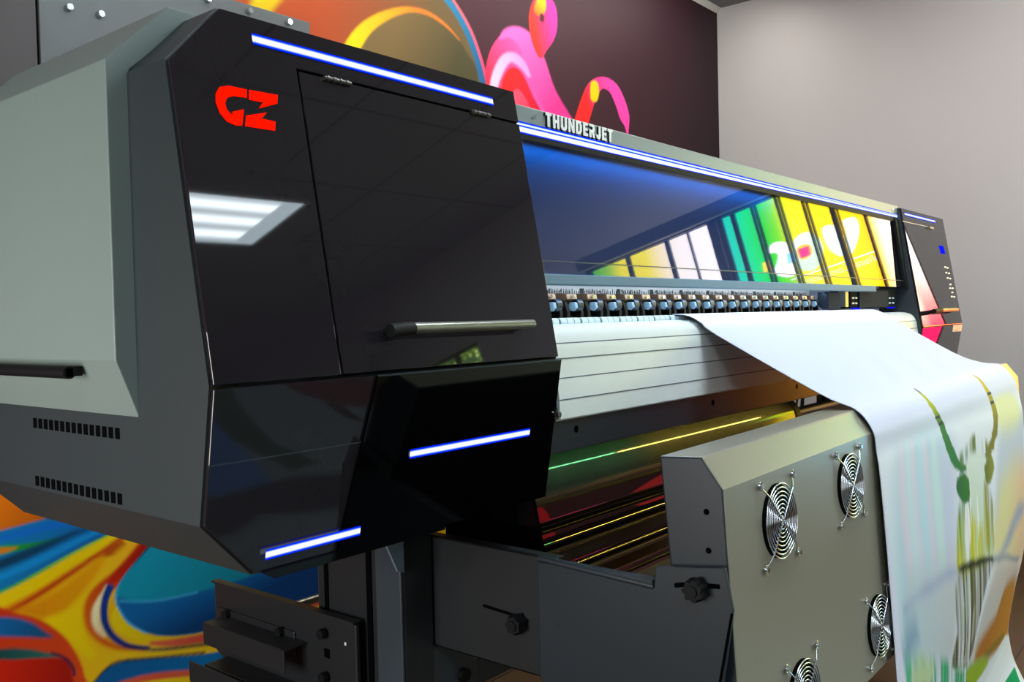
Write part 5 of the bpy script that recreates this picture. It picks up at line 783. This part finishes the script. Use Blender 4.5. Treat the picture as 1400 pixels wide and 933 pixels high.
# arm: inner channel fixed to the leg, outer sleeve with clamp knobs
a1 = MB().box(1.508, 1.516, 1.13, 1.525, .404, .668); a1.box(1.508, 1.54, 1.13, 1.525, .662, .668); a1.box(1.508, 1.54, 1.13, 1.497, .404, .410)
a1.build('inner_arm', M['steel'], dry, bevel=.0015)
yz = [(1.17, .664), (1.17, .402), (.762, .29), (.745, .49), (.722, .637), (.737, .713), (.882, .693), (.886, .652), (.90, .6525)]
a2 = MB().xprism(yz, 1.497, 1.505); a2.box(1.497, 1.525, .89, 1.17, .655, .664)
o = a2.build('outer_arm', M['dryer_end'], dry, bevel=.0015)
MB().tube([(1.503, .888, .652), (1.503, 1.168, .664)], .008, 12).build('rolled_edge', M['dryer_end'], o, smooth=50)
def knob(x, y, z, m=M['black']):
    b = MB()
    n = 40; A = []; B_ = []
    for k in range(n):
        a = 2*math.pi*k/n; r = .021+.0028*math.cos(a*7)
        A.append((x-.006, y+r*math.cos(a), z+r*math.sin(a))); B_.append((x-.030, y+r*.9*math.cos(a), z+r*.9*math.sin(a)))
    b.loft(A, B_); b.cyl((x, y, z), (x-.007, y, z), .012, n=16); b.cyl((x-.030, y, z), (x-.034, y, z), .011, n=16)
    return b.build('clamp_knob', m, dry, smooth=50)
knob(1.507, 1.228, .513); knob(1.496, .789, .668)
MB().tube([(1.5075, 1.335, .530), (1.5075, 1.245, .525)], .0035, 8).build('slot', M['seam'], dry)
MB().tube([(1.4965, .839, .664), (1.4965, .81, .672), (1.4965, .748, .677)], .0045, 8).build('slot', M['seam'], dry)
MB().cyl((1.4962, 1.121, .531), (1.4972, 1.121, .531), .0055, n=10).build('bolt_hole', M['steel'], dry)
MB().tube([(1.4958, .724, .632), (1.4958, .752, .49), (1.4958, .77, .40)], .0025, 6).build('fold_line', M['seam'], dry)

# ================================================================== the printed banner
def paper_grid(nu, nv):
    l = cat(LP, nv); r = cat(RP, nv); u = np.linspace(0, 1, nu); w = u**1.5
    yz = l[:, None, :]*(1-w)[None, :, None]+r[:, None, :]*w[None, :, None]
    X = np.broadcast_to(2.365+u*(4.10-2.365), yz.shape[:2])
    return np.dstack([X, yz])
NU, NV = 421, 26
G = paper_grid(NU, NV); nr = G.shape[0]
Vv, Uu = np.meshgrid(np.linspace(0, 1, nr), np.linspace(0, 1, NU), indexing='ij')
# faint buckles on the span between apron and dryer
wv = np.exp(-((Vv-.27)/.05)**2)*np.sin(Uu*38+Vv*60)*np.sin(Uu*math.pi)*.0022
G[..., 2] += wv
P = np.c_[Uu.ravel(), Vv.ravel()]
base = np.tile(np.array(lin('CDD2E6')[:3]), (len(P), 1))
hang = np.clip((P[:, 1]-.40)/.1, 0, 1); base = blend(base, hang*.9, 'F0F6FB'); base = blend(base, np.clip((.17-P[:, 1])/.05, 0, 1), 'EEEFF6')  # shade on the span and brightness on the hang are put into the tint
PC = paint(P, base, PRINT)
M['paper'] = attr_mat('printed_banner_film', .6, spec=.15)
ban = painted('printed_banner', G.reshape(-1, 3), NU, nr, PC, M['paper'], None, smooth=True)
tag(ban, 'white banner printed with a green bull head, hanging over the dryer', 'banner')
md = ban.modifiers.new('thickness', 'SOLIDIFY'); md.thickness = .0012; md.offset = 1

# printed sheet added out of view, to put coloured reflections in the lower front panel
fx = np.linspace(2.0, 4.4, 121); fy = np.linspace(-2.6, -.25, 121)
XX, YY = np.meshgrid(fx, fy); P = np.c_[XX.ravel(), YY.ravel()]
base = np.tile(np.array(lin('6A7C80')[:3]), (len(P), 1))
SH = [((2.0,-2.6,3.1,-2.6,2.95,-2.0,2.85,-1.5,2.75,-1.05,2.0,-1.0),'2E6FB0',None,None,.05,0),
      ((3.05,-2.6,3.45,-2.6,3.2,-2.1,3.05,-1.5,3.15,-1.2,2.95,-1.15,2.85,-1.6,2.95,-2.1),'1C4A30',None,None,.03,0),
      ((3.6,-2.6,4.4,-2.6,4.4,-1.9,4.0,-1.8,3.85,-1.85,3.7,-2.1),'5A2414',None,None,.04,0),
      ((3.75,-1.95,3.85,-1.9,3.82,-1.6,3.74,-1.65),'1A1414',None,None,.02,0),
      ((2.0,-1.0,2.9,-1.1,3.4,-1.0,3.5,-.7,2.8,-.72,2.5,-.8,2.3,-.7,2.0,-.75),'242A34',None,None,.05,0)]
o = painted('added_floor_print', np.c_[P[:, 0], P[:, 1], np.full(len(P), FZ+.003)], 121, 121, paint(P, base, SH), attr_mat('matte_printed_sheet', .7, spec=.2))
tag(o, 'blue and green sheet added on the floor to be mirrored in the lower black panel', 'print')

# loose cables behind the roll
for k, (xa, dx, sag) in enumerate(((4.95, -.30, .03), (4.985, -.04, .03), (5.0, .16, .03))):
    pts = [(xa+dx*t_+.02*math.sin(t_*5+k), 1.96+sag*math.sin(t_*3.1), .765-1.24*t_) for t_ in np.linspace(0, 1, 24)]
    o = MB().tube(pts, .006, 8).build('cable', M['rubber'], smooth=50)
    tag(o, ['leftmost slanting black cable hanging under the right end of the printer', 'middle black cable hanging straight down between the other two under the printer', 'rightmost black cable hanging under the printer near its right cabinet'][k], 'cable', 'black cables under the printer')

# ================================================================== light, camera, world
w = bpy.data.worlds.new('world'); scn.world = w; w.use_nodes = True
w.node_tree.nodes['Background'].inputs[0].default_value = (.6, .7, .8, 1); w.node_tree.nodes['Background'].inputs[1].default_value = .3
def area(name, at, to, sx, sy, energy, col):
    l = bpy.data.lights.new(name, 'AREA'); l.shape = 'RECTANGLE'; l.size = sx*S; l.size_y = sy*S; l.energy = energy; l.color = col
    o = bpy.data.objects.new(name, l); COL.objects.link(o); o.location = T(at)
    o.rotation_euler = (T(to)-T(at)).to_track_quat('-Z', 'Y').to_euler(); return o
# glow thrown by the blue strip under the beam
area('beam_strip_glow', (2.45, 1.374, 1.616), (2.45, 1.385, 1.2), 1.7, .02, 1.0, (.0, .30, 1))
area('front_fill', (3.2, -4.6, 1.0), (3.2, .8, .5), 2.6, 1.6, 16, (.9, .96, 1))  # added cool fill to whiten the hanging banner, no window behind it
area('platform_strip_glow', (2.7, 1.300, 1.246), (2.7, 1.35, 1.15), 2.1, .02, .42, (.8, .92, 1))
area('back_wall_wash', (3.4, 2.5, 3.43), (3.4, 3.08, 1.6), 5.0, .3, 25, (1, .96, .92))  # added wash to brighten the mural, no fixture modelled
area('under_rail_streak_fill', (2.75, 1.275, .857), (2.75, 1.46, .60), 1.0, .006, .34, (1, .8, .15))  # added yellow light for streaks on roll and tubes, no source known
area('under_rail_streak_fill', (1.98, 1.275, .857), (1.98, 1.46, .60), .5, .006, .09, (.25, 1, .4))  # added green light, same purpose on the left part of the roll
area('left_fill', (-4.3, .8, 1.5), (1.0, 1.6, 1.2), 2.6, 2.2, 9, (.93, 1, .98))  # added soft fill standing in for unseen daylight from the left
area('low_left_fill', (-.9, 1.5, .9), (1.7, 3.08, .25), 1.0, .9, 17, (1, .97, .92))  # added fill out of view, brightens the lower left of the mural
area('right_wall_wash', (4.6, .2, 3.42), (6.29, 1.6, 1.4), 1.6, .6, 25, (1, .98, .96))  # added wash lifting the right wall, no fixture there

cam = bpy.data.cameras.new('camera'); co = bpy.data.objects.new('camera', cam); COL.objects.link(co); scn.camera = co
cam.sensor_width = 36; cam.lens = 1227.2725/1400*36; cam.clip_start = .02
co.matrix_world = Matrix.Translation(T((0, 0, 1.18))) @ Matrix([[0.6327863, 0.03561, -0.7735072], [-0.7739561, -0.0018059, -0.6332367], [-0.0239464, 0.9993641, 0.0264178]]).to_4x4()
scn.view_settings.view_transform = 'Standard'
scn.view_settings.look = 'None'
scn.view_settings.exposure = .2
